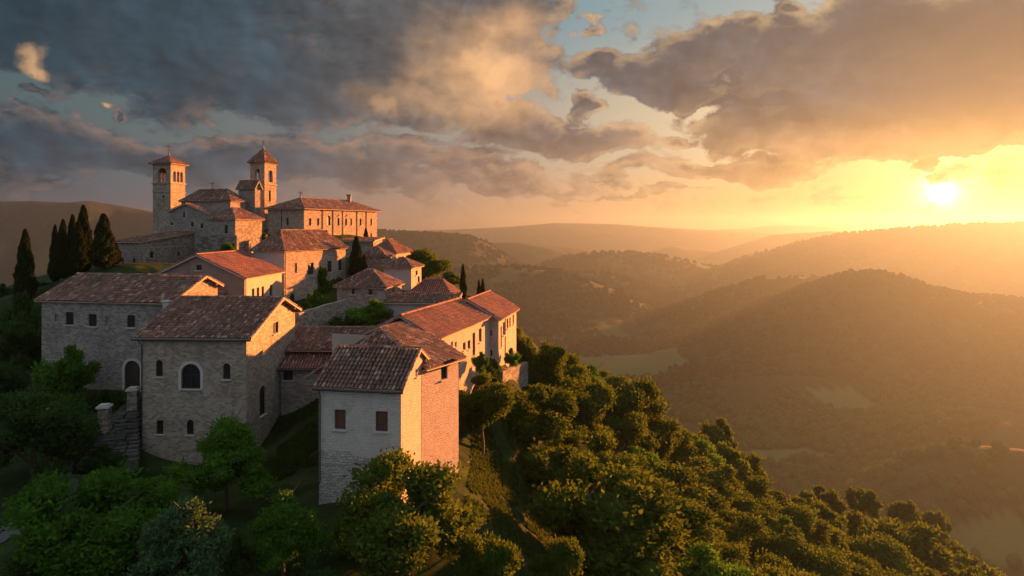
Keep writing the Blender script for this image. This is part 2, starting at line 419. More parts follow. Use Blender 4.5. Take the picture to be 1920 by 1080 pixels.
# ------------------------------------------------------------------ forest on the hills (stuff)
rng = np.random.default_rng(3)
def ico():
    p = (1+5**.5)/2
    V = np.array([(-1, p, 0), (1, p, 0), (-1, -p, 0), (1, -p, 0), (0, -1, p), (0, 1, p), (0, -1, -p), (0, 1, -p), (p, 0, -1), (p, 0, 1), (-p, 0, -1), (-p, 0, 1)])/math.hypot(1, p)
    Fc = np.array([(0, 11, 5), (0, 5, 1), (0, 1, 7), (0, 7, 10), (0, 10, 11), (1, 5, 9), (5, 11, 4), (11, 10, 2), (10, 7, 6), (7, 1, 8), (3, 9, 4), (3, 4, 2), (3, 2, 6), (3, 6, 8), (3, 8, 9), (4, 9, 5), (2, 4, 11), (6, 2, 10), (8, 6, 7), (9, 8, 1)])
    return V, Fc
IV, IF = ico()
def subdiv(V, Fc):
    V = list(map(tuple, V)); c = {}; out = []
    def mid_(a, b_):
        k = (min(a, b_), max(a, b_))
        if k not in c:
            q = (np.array(V[a])+np.array(V[b_])); q /= np.linalg.norm(q); V.append(tuple(q)); c[k] = len(V)-1
        return c[k]
    for a, b_, d in Fc:
        x, y, z = mid_(a, b_), mid_(b_, d), mid_(d, a); out += [(a, x, z), (b_, y, x), (d, z, y), (x, y, z)]
    return np.array(V), np.array(out)
IV2, IF2 = subdiv(IV, IF)
def blobs(name, P, Rr, V0, F0, jit, label, mat='leaf_far'):
    n = len(P); k = len(V0)
    J = 1+rng.uniform(-jit, jit, (n, k, 1))
    V = V0[None]*J*Rr[:, None, None]*np.array([1, 1, 1.15]); V = V+P[:, None, :]
    Fc = F0[None]+(np.arange(n)*k)[:, None, None]
    o = link(name, mesh_np(name, V.reshape(-1, 3), Fc.reshape(-1, 3), mat))
    tag(o, label, 'forest', kind='stuff'); return o
def scatter(n, y0, y1, pmin, pmax):
    u = rng.uniform((pmin-960)/F, (pmax-960)/F, n); Y = np.sqrt(rng.uniform(y0*y0, y1*y1, n)); X = u*Y
    return X, Y
def keep(X, Y, thr, seed):
    z = H(X, Y); k = (fieldmask(X, Y) < .3) & (fbm(X/120, Y/120, 3, seed) > thr)
    return X[k], Y[k], z[k]
X, Y = scatter(9000, 1050, 1900, 560, 2150); X, Y, Z = keep(X, Y, .28, 51)
r_ = rng.uniform(3.5, 7.5, len(X)); blobs('hill_forest', np.stack([X, Y, Z+r_*.5], 1), r_, IV, IF, .3, 'hazy brown forest covering the near hill slopes across the valley')
X, Y = scatter(7000, 1900, 3300, 400, 2150); X, Y, Z = keep(X, Y, .35, 51)
r_ = rng.uniform(6, 12, len(X)); blobs('distant_forest', np.stack([X, Y, Z+r_*.3], 1), r_, IV, IF, .3, 'faint woodland on the far rounded hills under the sunset')
# groves in the near valley: leafy lumps
X, Y = scatter(4600, 330, 1050, 1050, 2200); X, Y, Z = keep(X, Y, .40, 61)
r_ = rng.uniform(3.2, 6.5, len(X)); P = np.stack([X, Y, Z+r_*.8], 1)
blobs('valley_grove', P, r_*.86, IV2, IF2, .12, 'rounded tree crowns of the wood filling the valley bottom', 'leaf_dark')
k = 150; n = len(P)
dirs = rng.normal(size=(n, k, 3)); dirs[..., 2] = dirs[..., 2]*.8+.35; dirs /= np.linalg.norm(dirs, axis=2, keepdims=True)
lump = 1+.16*np.sin(dirs[..., :1]*5+rng.uniform(0, 6, (n, 1, 1)))*np.cos(dirs[..., 1:2]*6+dirs[..., 2:3]*4)
c = P[:, None]+dirs*r_[:, None, None]*lump*rng.uniform(.85, 1.04, (n, k, 1))
a = rng.normal(size=(n, k, 3)); a /= np.linalg.norm(a, axis=2, keepdims=True); b2 = np.cross(a, dirs+.3*rng.normal(size=(n, k, 3)))
s_ = (r_*.10)[:, None, None]
V = np.stack([c-a*s_, c+b2*s_, c+a*s_], 2).reshape(-1, 3)
tag(link('valley_foliage', mesh_np('valley_foliage', V, np.arange(len(V)).reshape(-1, 3), 'leaf_olive')), 'leafy canopy over the wood at lower right in the valley', 'foliage', kind='stuff')
# ------------------------------------------------------------------ roofs and walls
def tile_plane(mb, poly, mat='tiles', cw=.27, rl=.42, lift=0.0):
    poly = [Vector(p) for p in poly]
    n = Vector((0, 0, 0))
    for i in range(len(poly)): n += (poly[i]-poly[0]).cross(poly[(i+1) % len(poly)]-poly[0])
    n.normalize()
    if n.z < 0: n = -n; poly = poly[::-1]
    h = Vector((0, 0, 1)).cross(n).normalized(); up = n.cross(h).normalized()   # up = up-slope
    if up.z < 0: up = -up
    th = .13; top = [p+n*lift for p in poly]; bot = [p-n*th for p in poly]; k = len(poly)
    mb.add(top, [tuple(range(k))], 'underroof')
    mb.add(bot, [tuple(range(k))[::-1]], 'wood')
    for i in range(k):
        j = (i+1) % k; mb.add([top[i], bot[i], bot[j], top[j]], [(0, 1, 2, 3)], 'mortar')
    o = poly[0]; P2 = [((p-o).dot(h), (p-o).dot(up)) for p in poly]
    xs = [p[0] for p in P2]; ys = [p[1] for p in P2]
    def inside(x, y):
        r = False
        for i in range(k):
            x1, y1 = P2[i]; x2, y2 = P2[i-1]
            if (y1 > y) != (y2 > y) and x < (x2-x1)*(y-y1)/(y2-y1)+x1: r = not r
        return r
    x = min(xs)+cw*.4; hgt = .10
    seed = random.random()*50
    while x < max(xs):
        y = min(ys)-.03; cj = random.uniform(-.02, .02)
        while y < max(ys):
            if inside(x, y+rl*.5):
                sag = .05*math.sin(x*.7+seed)*math.sin(y*1.1+seed*2)
                ang = random.gauss(0, .05); dx = random.uniform(-.012, .012)+cj; dy = random.uniform(-.03, .03)
                w0 = cw*.37*random.uniform(.93, 1.07); w1 = w0*.8
                ca, sa = math.cos(ang), math.sin(ang)
                e0 = .035+random.uniform(0, .018); V = []
                for (yy, w, e) in ((0, w0, e0), (rl*1.12, w1, .0)):
                    for q in (-1, -.5, .5, 1):
                        lx = q*w; ly = yy
                        z = (hgt*(1 if abs(q) < .8 else 0))*(w/w0)+e+sag+.01
                        X_ = x+dx+lx*ca-ly*sa; Y_ = y+dy+lx*sa+ly*ca
                        V.append(o+h*X_+up*Y_+n*(z+lift))
                mb.add(V, [(0, 1, 5, 4), (1, 2, 6, 5), (2, 3, 7, 6), (0, 3, 2, 1)], mat)
            y += rl
        x += cw
def ridge_caps(mb, a, b_, mat='tiles', r=.14, L=.42):
    a = Vector(a); b_ = Vector(b_); d = b_-a; ln = d.length
    if ln < .2: return
    d /= ln; s_ = d.cross(Vector((0, 0, 1))).normalized(); u = s_.cross(d).normalized(); n = max(1, int(ln/L))
    for i in range(n):
        p = a+d*(i*ln/n); q = a+d*((i+1.12)*ln/n); V = []
        j = random.uniform(-.02, .02)
        for (c, rr_, e) in ((p, r*1.08, .02), (q, r*.9, 0)):
            for k in range(5):
                t_ = math.pi*k/4; V.append(c+s_*(math.cos(t_)*rr_+j)+u*(math.sin(t_)*rr_*.8+e-.01))
        mb.add(V, [(k, k+1, k+6, k+5) for k in range(4)]+[(4, 3, 2, 1, 0)], mat)
    mb.box(a+d*ln/2+Vector((0, 0, -.03)), .01, .01, .01, 'mortar')
def arch_poly(u0, z0, u1, z1, arch):
    if not arch: return [(u0, z0), (u1, z0), (u1, z1), (u0, z1)]
    r = (u1-u0)/2; cx = (u0+u1)/2; zc = z1-r; P = [(u0, z0), (u1, z0)]
    P += [(cx+r*math.cos(math.pi*k/8), zc+r*math.sin(math.pi*k/8)) for k in range(9)]
    return P
class Bld:
    def __init__(s, name, label, org, wall='stone_warm', tiles='tiles', cat='house', near=False, cw=.27, rl=.42):
        s.o = Vector(org); s.root = thing(name, label, cat, org); s.wmat = wall; s.tm = tiles; s.near = near
        s.w = MB(org); s.r = MB(org); s.cw = cw; s.rl = rl; s.u0 = random.uniform(0, 50); s.has_roof = False
    def seg(s, P0, P1, zb, z0, z1=None, apex=(), ops=(), mat=None, thick=.28, open_through=False):
        P0 = Vector((P0[0], P0[1], 0)); P1 = Vector((P1[0], P1[1], 0)); z1 = z0 if z1 is None else z1
        U = P1-P0; L = U.length; U /= L; N = Vector((U.y, -U.x, 0)); mat = mat or s.wmat
        W3 = lambda u, z, dn=0: P0+U*u+N*dn+Vector((0, 0, z))
        outer = [(0, zb), (L, zb), (L, z1)]+[(a*L, z) for a, z in reversed(list(apex))]+[(0, z0)]
        holes = []; info = []
        for op in ops:
            x0, y0, x1, y1, ty = op[:5]
            def su(px):
                k = (px-960)/F; return (k*P0.y-P0.x)/(U.x-k*U.y)
            ua, ub = sorted((su(x0), su(x1))); ym = P0.y+U.y*(ua+ub)/2
            za, zc = (HZ-y1)/F*ym, (HZ-y0)/F*ym
            if len(op) > 5: mw = op[5]; um = (ua+ub)/2; ua, ub = um-mw/2, um+mw/2
            if ua < .05 or ub > L-.05: print('opening off wall', op, ua, ub, L); continue
            hp = arch_poly(ua, za, ub, zc, ty in 'aAD'); holes.append(hp); info.append((ua, za, ub, zc, ty, hp))
        loops = [[Vector((a, b_, 0)) for a, b_ in outer]]+[[Vector((a, b_, 0)) for a, b_ in h_] for h_ in holes]
        flat = [q for l in loops for q in l]
        tris = geometry.tessellate_polygon(loops)
        Fs = []
        for tr in tris:
            a, b_, c = [flat[q] for q in tr]
            ar = (b_-a).cross(c-a).z
            if abs(ar) < 1e-9: continue
            Fs.append(tuple(tr) if ar > 0 else tuple(tr)[::-1])
        uo = s.u0
        s.w.add([W3(q.x, q.y) for q in flat], Fs, mat, [(q.x+uo, q.y) for q in flat])
        for ua, za, ub, zc, ty, hp in info:
            k = len(hp)
            for i in range(k):
                (a1, b1), (a2, b2_) = hp[i], hp[(i+1) % k]
                s.w.add([W3(a1, b1), W3(a1, b1, -thick), W3(a2, b2_, -thick), W3(a2, b2_)], [(0, 1, 2, 3)], mat,
                        [(a1+uo, b1), (a1+uo+thick, b1), (a2+uo+thick, b2_), (a2+uo, b2_)])
            if open_through: continue
            w_ = ub-ua; h_ = zc-za; um = (ua+ub)/2
            if ty == 'n':   # walled-up niche
                mb = MB(s.o); mb.add([W3(a, b_, -.12) for a, b_ in hp], [tuple(range(k))], s.wmat, [(a+uo+3, b_) for a, b_ in hp]); mb.build('niche', s.root); continue
            door = ty in 'dD'
            fr = MB(s.o); dn = -.16; bw = min(.07, w_*.12)
            pm = 'wood_dark' if ty in 'dD' else ('shutter' if ty == 's' else 'glass_dark')
            # frame bars
            for uu in (ua+bw/2, ub-bw/2): fr.box(W3(uu, (za+zc-(w_/2 if ty in 'aAD' else 0))/2, dn+.02), bw, .06, h_-(w_/2 if ty in 'aAD' else 0), 'wood_dark', U)
            fr.box(W3(um, za+bw/2, dn+.02), w_-2*bw, .06, bw, 'wood_dark', U)
            if ty in 'wsd': fr.box(W3(um, zc-bw/2, dn+.02), w_-2*bw, .06, bw, 'wood_dark', U)
            if s.near and ty in 'wA': fr.box(W3(um, (za+zc)/2, dn+.02), .05, .05, h_-2.2*bw, 'wood_dark', U)
            if s.near and ty == 'A':
                for q in (.3, .55): fr.box(W3(um, za+h_*q, dn+.02), w_-2*bw, .05, .04, 'wood_dark', U)
            fo = fr.build('door' if door else 'window', s.root)
            pn = MB(s.o); pn.add([W3(a, b_, dn-.01) for a, b_ in hp], [tuple(range(k))], pm)
            if ty in 'sd' or ty == 'D':
                nb = max(3, int(w_/.16))
                hh = h_-(w_/2 if ty == 'D' else 0)
                for q in range(nb): pn.box(W3(ua+bw+(w_-2*bw)*(q+.5)/nb, za+bw+(hh-2*bw)/2, dn+.008), (w_-2*bw)/nb*.88, .03, hh-2*bw, pm, U)
            pn.build('panel' if door else ('shutter' if ty == 's' else 'pane'), fo)
            if not door:
                sl = MB(s.o); sl.box(W3(um, za-.05, .0), w_+.28, .30, .09, 'sill', U); sl.build('sill', fo)
            if ty in 'AD' and s.near:
                su_ = MB(s.o); r = w_/2; zc_ = zc-r; tk = .24
                ins = [(ua, za)]+[(um-r*math.cos(math.pi*q/12), zc_+r*math.sin(math.pi*q/12)) for q in range(13)]+[(ub, za)]
                out = [(ua-tk, za)]+[(um-(r+tk)*math.cos(math.pi*q/12), zc_+(r+tk)*math.sin(math.pi*q/12)) for q in range(13)]+[(ub+tk, za)]
                for q in range(len(ins)-1):
                    A, B_, C, D = out[q], out[q+1], ins[q+1], ins[q]
                    f = [W3(*A, .05), W3(*D, .05), W3(*C, .05), W3(*B_, .05)]; g = [W3(*A, -.02), W3(*D, -.02), W3(*C, -.02), W3(*B_, -.02)]
                    su_.add(f+g, [(0, 1, 2, 3), (0, 3, 7, 4), (1, 5, 6, 2), (0, 4, 5, 1), (3, 2, 6, 7)], 'sill')
                su_.build('surround', fo)
    def plane(s, poly): tile_plane(s.r, poly, s.tm, s.cw, s.rl); s.has_roof = True
    def caps(s, a, b_, r=.14): ridge_caps(s.r, a, b_, s.tm, r)
    def done(s):
        s.w.build('wall', s.root)
        if s.has_roof: s.rf = s.r.build('roof', s.root)
    def downpipe(s, pts, r=.045):
        mb = MB(s.o); mb.tube(pts, r, 'gutter', 6); mb.build('downpipe', s.root)
    def gutter(s, a, b_, r=.07):
        mb = MB(s.o); mb.tube([a, b_], r, 'gutter', 8); mb.build('gutter', s.root)

def house(name, label, cx, ey, d, a, Lpx, Rpx, zb, kind, rz, rq=None, rez=None, wall='stone_warm', tiles='tiles', oe=.35, og=.35,
          Fo=(), Ro=(), Wd=None, Ln=None, near=False, cw=.27, rl=.42, cat='house', inset=None, rmat=None, fmat=None):
    """near corner at pixel column cx, depth d; right wall runs back at azimuth a"""
    u = (cx-960)/F; C = Vector((u*d, d, 0)); sa, ca = math.sin(R(a)), math.cos(R(a))
    el = Vector((-ca, sa, 0)); er = Vector((sa, ca, 0)); ze = zz(ey, d)
    if Wd is None: uL = (Lpx-960)/F; Wd = (C.x-uL*d)/(ca+uL*sa)
    if Ln is None: uR = (Rpx-960)/F; Ln = (uR*d-C.x)/(sa-uR*ca)
    print(f'{name:18s} w {Wd:5.1f} l {Ln:5.1f} eave {ze:6.1f}')
    L = lambda p, q, z=0: C+el*p+er*q+Vector((0, 0, z))
    ctr = L(Wd/2, Ln/2, zb)
    B = Bld(name, label, ctr, wall, tiles, cat, near, cw, rl)
    B.L = L; B.W = Wd; B.Ln = Ln; B.ze = ze
    rz_ = rz
    if kind == 'gx':
        rq = Ln/2 if rq is None else rq; sl = (rz-ze)/rq; rez = rz-sl*(Ln-rq) if rez is None else rez
        B.seg(L(Wd, 0), L(0, 0), zb, ze, ops=Fo, mat=fmat); B.seg(L(0, 0), L(0, Ln), zb, ze, rez, [(rq/Ln, rz)], Ro, mat=rmat)
        B.seg(L(0, Ln), L(Wd, Ln), zb, rez); B.seg(L(Wd, Ln), L(Wd, 0), zb, rez, ze, [(1-rq/Ln, rz)])
        s2 = (rz-rez)/(Ln-rq); k = .08
        a1, a2 = L(-og, rq, rz+k), L(Wd+og, rq, rz+k)
        B.plane([L(Wd+og, -oe, ze-sl*oe+k), L(-og, -oe, ze-sl*oe+k), a1, a2])
        B.plane([a1, L(-og, Ln+oe, rez-s2*oe+k), L(Wd+og, Ln+oe, rez-s2*oe+k), a2])
        B.caps(a2+Vector((0, 0, .06)), a1+Vector((0, 0, .06)))
        for pp in (-og+.08, Wd+og-.08):
            B.caps(L(pp, -oe, ze-sl*oe+k+.05), L(pp, rq, rz+k+.05), .11); B.caps(L(pp, Ln+oe, rez-s2*oe+k+.05), L(pp, rq, rz+k+.05), .11)
        B.eave = (L(Wd+og, -oe-.06, ze-sl*oe-.06), L(-og, -oe-.06, ze-sl*oe-.06))
        if near:
            for q, z in ((rq, rz), (rq*.3, ze+sl*rq*.3), (rq+(Ln-rq)*.7, rz-s2*(Ln-rq)*.7)):
                mb = MB(ctr); mb.box(L(-og/2+.03, q, z-.16), og-.08, .16, .18, 'wood', el); mb.build('purlin', B.root)
    elif kind == 'gy':
        pr = Wd/2 if rq is None else rq; sl = (rz-ze)/pr; rez = rz-sl*(Wd-pr) if rez is None else rez; s2 = (rz-rez)/(Wd-pr); k = .08
        B.seg(L(Wd, 0), L(0, 0), zb, rez, ze, [(1-pr/Wd, rz)], Fo, mat=fmat); B.seg(L(0, 0), L(0, Ln), zb, ze, ops=Ro, mat=rmat)
        B.seg(L(0, Ln), L(Wd, Ln), zb, ze, rez, [(pr/Wd, rz)]); B.seg(L(Wd, Ln), L(Wd, 0), zb, rez)
        a1, a2 = L(pr, -og, rz+k), L(pr, Ln+og, rz+k)
        B.plane([L(-oe, -og, ze-sl*oe+k), L(-oe, Ln+og, ze-sl*oe+k), a2, a1])
        B.plane([a1, a2, L(Wd+oe, Ln+og, rez-s2*oe+k), L(Wd+oe, -og, rez-s2*oe+k)])
        B.caps(a1+Vector((0, 0, .06)), a2+Vector((0, 0, .06)))
        for qq in (-og+.08, Ln+og-.08):
            B.caps(L(-oe, qq, ze-sl*oe+k+.05), L(pr, qq, rz+k+.05), .11); B.caps(L(Wd+oe, qq, rez-s2*oe+k+.05), L(pr, qq, rz+k+.05), .11)
    elif kind == 'shed':
        rez = rz; sl = (rez-ze)/Ln; k = .08
        B.seg(L(Wd, 0), L(0, 0), zb, ze, ops=Fo, mat=fmat); B.seg(L(0, 0), L(0, Ln), zb, ze, rez, ops=Ro, mat=rmat)
        B.seg(L(0, Ln), L(Wd, Ln), zb, rez); B.seg(L(Wd, Ln), L(Wd, 0), zb, rez, ze)
        B.plane([L(Wd+og, -oe, ze-sl*oe+k), L(-og, -oe, ze-sl*oe+k), L(-og, Ln+oe, rez+sl*oe+k), L(Wd+og, Ln+oe, rez+sl*oe+k)])
        B.caps(L(-og+.08, -oe, ze-sl*oe+k+.05), L(-og+.08, Ln+oe, rez+sl*oe+k+.05), .11)
        B.caps(L(-og, Ln+oe, rez+sl*oe+k+.05), L(Wd+og, Ln+oe, rez+sl*oe+k+.05), .13)
    elif kind == 'hip':
        B.seg(L(Wd, 0), L(0, 0), zb, ze, ops=Fo, mat=fmat); B.seg(L(0, 0), L(0, Ln), zb, ze, ops=Ro, mat=rmat)
        B.seg(L(0, Ln), L(Wd, Ln), zb, ze); B.seg(L(Wd, Ln), L(Wd, 0), zb, ze)
        hw = min(Wd, Ln)/2; sl = (rz-ze)/hw; k = .08; e = ze-sl*oe+k; ins = hw if inset is None else inset
        c0, c1, c2, c3 = L(Wd+oe, -oe, e), L(-oe, -oe, e), L(-oe, Ln+oe, e), L(Wd+oe, Ln+oe, e)
        if Wd >= Ln: r0, r1 = L(Wd-ins, Ln/2, rz+k), L(ins, Ln/2, rz+k); P4 = [[c0, c1, r1, r0], [c1, c2, r1], [c2, c3, r0, r1], [c3, c0, r0]]; H4 = [(c0, r0), (c1, r1), (c2, r1), (c3, r0)]
        else: r0, r1 = L(Wd/2, ins, rz+k), L(Wd/2, Ln-ins, rz+k); P4 = [[c0, c1, r0], [c1, c2, r1, r0], [c2, c3, r1], [c3, c0, r0, r1]]; H4 = [(c0, r0), (c1, r0), (c2, r1), (c3, r1)]
        up = Vector((0, 0, .06))
        for p in P4: B.plane(p)
        for p, q in H4: B.caps(p+up, q+up, .12)
        B.caps(r0+up, r1+up)
        B.r0, B.r1 = r0, r1
        B.eave = (c0-Vector((0, 0, .12)), c1-Vector((0, 0, .12)))
    B.ctr = ctr
    return B

# ---- nearest white house
B = house('white_house', 'nearest white house with two brown shuttered windows and a clay tile roof', 752, 728, 42, 10, 598, 803, -20.5, 'gx', -8.19, rq=3.3, Ln=5.2,
          wall='plaster_white', rmat='plaster_pink', near=True, oe=.3, og=.25, Fo=[(627, 768, 648, 805, 's'), (704, 771, 727, 809, 's')], Ro=[(778.5, 692, 782, 706, 'w', .3)])
B.done(); B.gutter(*B.eave)
e = B.eave[0]; p = B.L(B.W-.12, -.10, 0)
B.downpipe([e+Vector((.35, .05, -.02)), Vector((p.x, p.y, e.z-.45)), Vector((p.x, p.y, -16.0)), Vector((p.x-.12, p.y, -16.2)), Vector((p.x-.12, p.y, -18.5))])
# ---- big stone house with arched window
B = house('stone_house', 'tall stone house with a large arched window and a sunlit gable', 462, 633, 55, 3, 265, 553, -21.5, 'gx', -6.5, rq=6.6, wall='stone_warm', near=True, og=.55,
          Fo=[(340, 682, 376, 729, 'A'), (292, 675, 305, 706, 'a'), (418, 681, 432, 711, 'a'), (293, 788, 306, 814, 'w'), (350, 787, 363, 815, 'a')],
          Ro=[(512, 604, 522, 625, 'w'), (487, 723, 498, 778, 'a')])
B.done(); B.gutter(*B.eave)
e = B.eave[0]; p = B.L(B.W-.1, -.10, 0)
B.downpipe([e+Vector((.4, .05, -.02)), Vector((p.x, p.y, e.z-.5)), Vector((p.x, p.y, -19.0))])
# ---- long stone house at left
B = house('long_stone_house', 'long grey stone house behind the arched-window house with a tall arched doorway', 318, 567, 62, 10, 78, 408, -18.5, 'gx', -4.9, rq=4.8, wall='stone_grey', near=True, og=.5,
          Fo=[(123, 585, 138, 609, 'w'), (166, 589, 181, 612, 'w'), (238, 591, 253, 614, 'w'), (103, 590, 110, 602, 'n'), (197, 594, 204, 610, 'n'), (234, 676, 263, 745, 'D')])
B.done()
# chimney on the joint between the two roofs
mb = MB(at(313, 572, 61)); c = mb.o
mb.box(c+Vector((0, 0, -.3)), .55, .5, 1.2, 'plaster_white'); mb.box(c+Vector((0, 0, .34)), .7, .65, .1, 'sill'); mb.build('chimney', B.root)
bpy.data.objects['chimney'].location = mb.o-B.o
# ---- lean-to between
B = house('small_outbuilding', 'small low outbuilding with a sunlit wall behind the long stone house', 400, 549, 70, 6, 380, 438, -9.5, 'gy', -6.1, Wd=2.4, wall='plaster_tan', tiles='tiles_red'); B.done()
# ---- brown gable house
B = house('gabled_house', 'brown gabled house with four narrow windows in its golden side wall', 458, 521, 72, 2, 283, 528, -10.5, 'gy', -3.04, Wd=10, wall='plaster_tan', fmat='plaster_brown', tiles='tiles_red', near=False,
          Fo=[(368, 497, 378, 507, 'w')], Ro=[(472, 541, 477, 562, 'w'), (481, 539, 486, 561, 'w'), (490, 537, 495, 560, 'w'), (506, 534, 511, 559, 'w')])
B.done(); pp = B.L(-.1, .15, 0); B.downpipe([Vector((pp.x, pp.y, B.ze)), Vector((pp.x, pp.y, -9))])
# ---- hipped house in the centre
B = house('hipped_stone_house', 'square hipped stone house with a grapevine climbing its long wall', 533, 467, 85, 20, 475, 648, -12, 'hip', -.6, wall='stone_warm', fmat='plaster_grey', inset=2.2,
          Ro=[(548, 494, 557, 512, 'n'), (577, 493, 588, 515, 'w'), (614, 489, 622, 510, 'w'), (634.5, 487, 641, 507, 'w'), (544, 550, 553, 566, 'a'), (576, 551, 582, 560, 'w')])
B.done(); pp = B.L(-.08, .1, 0); B.downpipe([Vector((pp.x, pp.y, B.ze)), Vector((pp.x, pp.y, -10))])
# ---- courtyard houses
B = house('low_hipped_house', 'low grey house with two small square windows beyond the sloping garden wall', 722, 537, 78, 12, 632, 753, -13, 'hip', zz(507, 81), wall='stone_grey', near=False,
          Fo=[(659, 542, 665, 552, 'w'), (691, 543, 698, 553, 'w')], Ro=[(735, 541, 740, 549, 'a')])
B.done()
B = house('lean_to', 'long low lean-to with a narrow strip of roof above the bushes', 852, 568.5, 74, 4, 722, 856, -12.5, 'shed', -7.75, Ln=3.2, wall='plaster_grey'); B.done()
B = house('little_house', 'little stone house with a low hipped roof directly above the lean-to', 843, 547, 82, 14, 772, 856, -11, 'hip', zz(524, 85), wall='stone_grey', tiles='tiles_red', Fo=[(792, 548, 806, 554, 'w')], Ro=[(847, 550, 851, 560, 'w')]); B.done()
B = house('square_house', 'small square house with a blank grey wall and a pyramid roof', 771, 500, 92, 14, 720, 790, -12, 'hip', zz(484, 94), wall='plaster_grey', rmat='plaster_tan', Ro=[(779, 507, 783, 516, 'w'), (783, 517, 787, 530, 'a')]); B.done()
B = house('upper_house', 'house with a sunlit end just below the palace at the village edge', 742, 473, 108, 13, 690, 771, -9, 'hip', zz(450, 112), wall='plaster_tan', tiles='tiles_red', Ro=[(746, 480, 750, 488, 'a'), (760, 479, 764, 487, 'w')]); B.done()
B = house('round_roofed_house', 'squat stone house with a sagging weathered roof beside the tall cypress', 722, 479, 101, 8, 676, 735, -9, 'hip', zz(464, 104), wall='stone_old', Fo=[(714, 480, 721, 485, 'w')]); B.done()
B = house('plain_house', 'plain stone block half hidden behind the tall cypress', 700, 452, 113, 6, 640, 712, -9, 'shed', zz(447, 117), Ln=5, wall='stone_old'); B.done()
B = house('brown_shed', 'low brown shed between the sagging roof and the pyramid roof', 724, 504, 97, 8, 694, 735, -10, 'shed', zz(496, 100), Ln=4, wall='plaster_brown', tiles='tiles_red', Fo=[(704, 506, 709, 514, 'w')]); B.done()

# ---- pavilion, wing, link and end house of the long range
up = Vector((0, 0, .06))
B = Bld('corner_pavilion', 'pinkish brick pavilion with one high window joined to the white house', (-8, 49.5, -19), 'plaster_pink', near=True)
f0, f1 = Vector((-6.1, 46, 0)), Vector((-3.9, 49.8, 0))
B.seg(f0, f1, -21, -9.42, ops=[(827, 686, 839, 711, 'w')]); B.seg(f1, (-7.2, 54.5), -21, -9.42); B.seg((-13.6, 48.8), f0, -21, -11.3, -9.42, mat='stone_grey'); B.seg((-14.8, 57), (-13.6, 48.8), -21, -11.3, mat='stone_grey')
P = Vector((-9.8, 50.4, -7.6)); Qp = Vector((-8.4, 55.4, -7.6)); e0 = Vector((-5.75, 45.8, -9.6)); e1 = Vector((-3.35, 49.95, -9.6)); eL = Vector((-14.2, 48.4, -11.3)); eB = Vector((-15.4, 57.5, -11.5))
B.plane([P, e0, e1, Qp]); B.plane([P, eL, e0]); B.plane([P, Qp, eB, eL]); B.caps(P+up, e0+up, .12); B.caps(eL+up, P+up, .12); B.caps(P+up, Qp+up); B.caps(e1+up, Qp+up, .1)
B.done(); B.gutter(e0+Vector((0, 0, -.1)), e1+Vector((0, 0, -.1))); B.downpipe([Vector((-3.6, 50.0, -9.7)), Vector((-3.95, 50.2, -10.1)), Vector((-3.95, 50.2, -15.5))])
B = Bld('long_wing', 'long low wing with a sunlit wall, tall shutters and a red door', (-7, 60, -15), 'plaster_tan', 'tiles_red', near=False)
w0, w1 = Vector((-6, 52.7, 0)), Vector((-1.98, 66.7, 0))
B.seg(w0, w1, -17, -8.6, ops=[(868, 642, 873, 656, 'w'), (877, 648-10, 882, 654, 'w'), (846, 640, 849, 650, 'w', .45), (853, 641, 856, 651, 'w', .45), (868.5+17, 624, 891, 667, 'd'), (898, 616, 903, 641, 'w')])
B.seg((-14.5, 55), (-6, 52.7), -17, -8.6, -8.6); B.seg(w1, (-10.8, 69.2), -17, -8.6); B.seg((-10.8, 69.2), (-14.5, 55), -17, -10.2)
r0, r1 = Vector((-8.9, 54.2, -7.1)), Vector((-5.08, 67.6, -7.1))
B.plane([r0, Vector((-5.66, 52.6, -8.72)), Vector((-1.6, 66.9, -8.72)), r1]); B.plane([r0, r1, Vector((-10.9, 69.2, -10)), Vector((-14.7, 55.9, -10))])
B.caps(r0+up, r1+up, .16); B.caps(Vector((-5.66, 52.6, -8.66)), r0+up, .1); B.done()
B = Bld('link_building', 'low link building with one small window between the stone house and the white house', (-16.5, 64.5, -18.5), 'stone_grey', near=True)
B.seg((-21.3, 61.5), (-12.5, 61.5), -20, -12.65, ops=[(531, 695, 549, 713, 'w')]); B.seg((-12.5, 61.5), (-12, 68), -20, -12.65, -10.3); B.seg((-12, 68), (-21.3, 68), -20, -10.3); B.seg((-21.3, 68), (-21.3, 61.5), -20, -10.3, -12.65)
B.plane([(-21.6, 61.15, -12.75), (-12.4, 61.15, -12.75), (-12.4, 63.3, -11.75), (-21.6, 63.3, -11.75)])
B.plane([(-20.9, 62.9, -11.4), (-12, 62.7, -11.4), (-12, 68, -10.05), (-21.3, 68, -10.05)]); B.caps((-21.3, 68, -10.0), (-12, 68, -10.0)); B.done()
B.gutter(Vector((-21.0, 61.08, -12.85)), Vector((-13, 61.08, -12.85))); B.downpipe([Vector((-20.9, 61.1, -12.9)), Vector((-20.85, 61.38, -13.4)), Vector((-20.85, 61.38, -18.2))])
B = house('end_house', 'gabled end house of the long range overlooking the wooded slope', 935, 597, 66, 12, 821, 968, -17.5, 'gy', -7.2, Wd=6.1, wall='plaster_pink', rmat='plaster_tan', tiles='tiles_red', near=False,
          Fo=[(915, 619, 920, 630, 'w', .5), (916, 656, 921, 668, 'w', .5)], Ro=[(938.5, 612, 941, 650, 'w'), (943, 604, 946.5, 628, 'w'), (950, 597, 953, 615, 'w'), (955, 595, 957.5, 612, 'w'), (961, 590, 963.5, 607, 'w')])
B.done(); pp = B.L(-.08, 2.6, 0); B.downpipe([Vector((pp.x, pp.y, B.ze)), Vector((pp.x, pp.y, -14))])

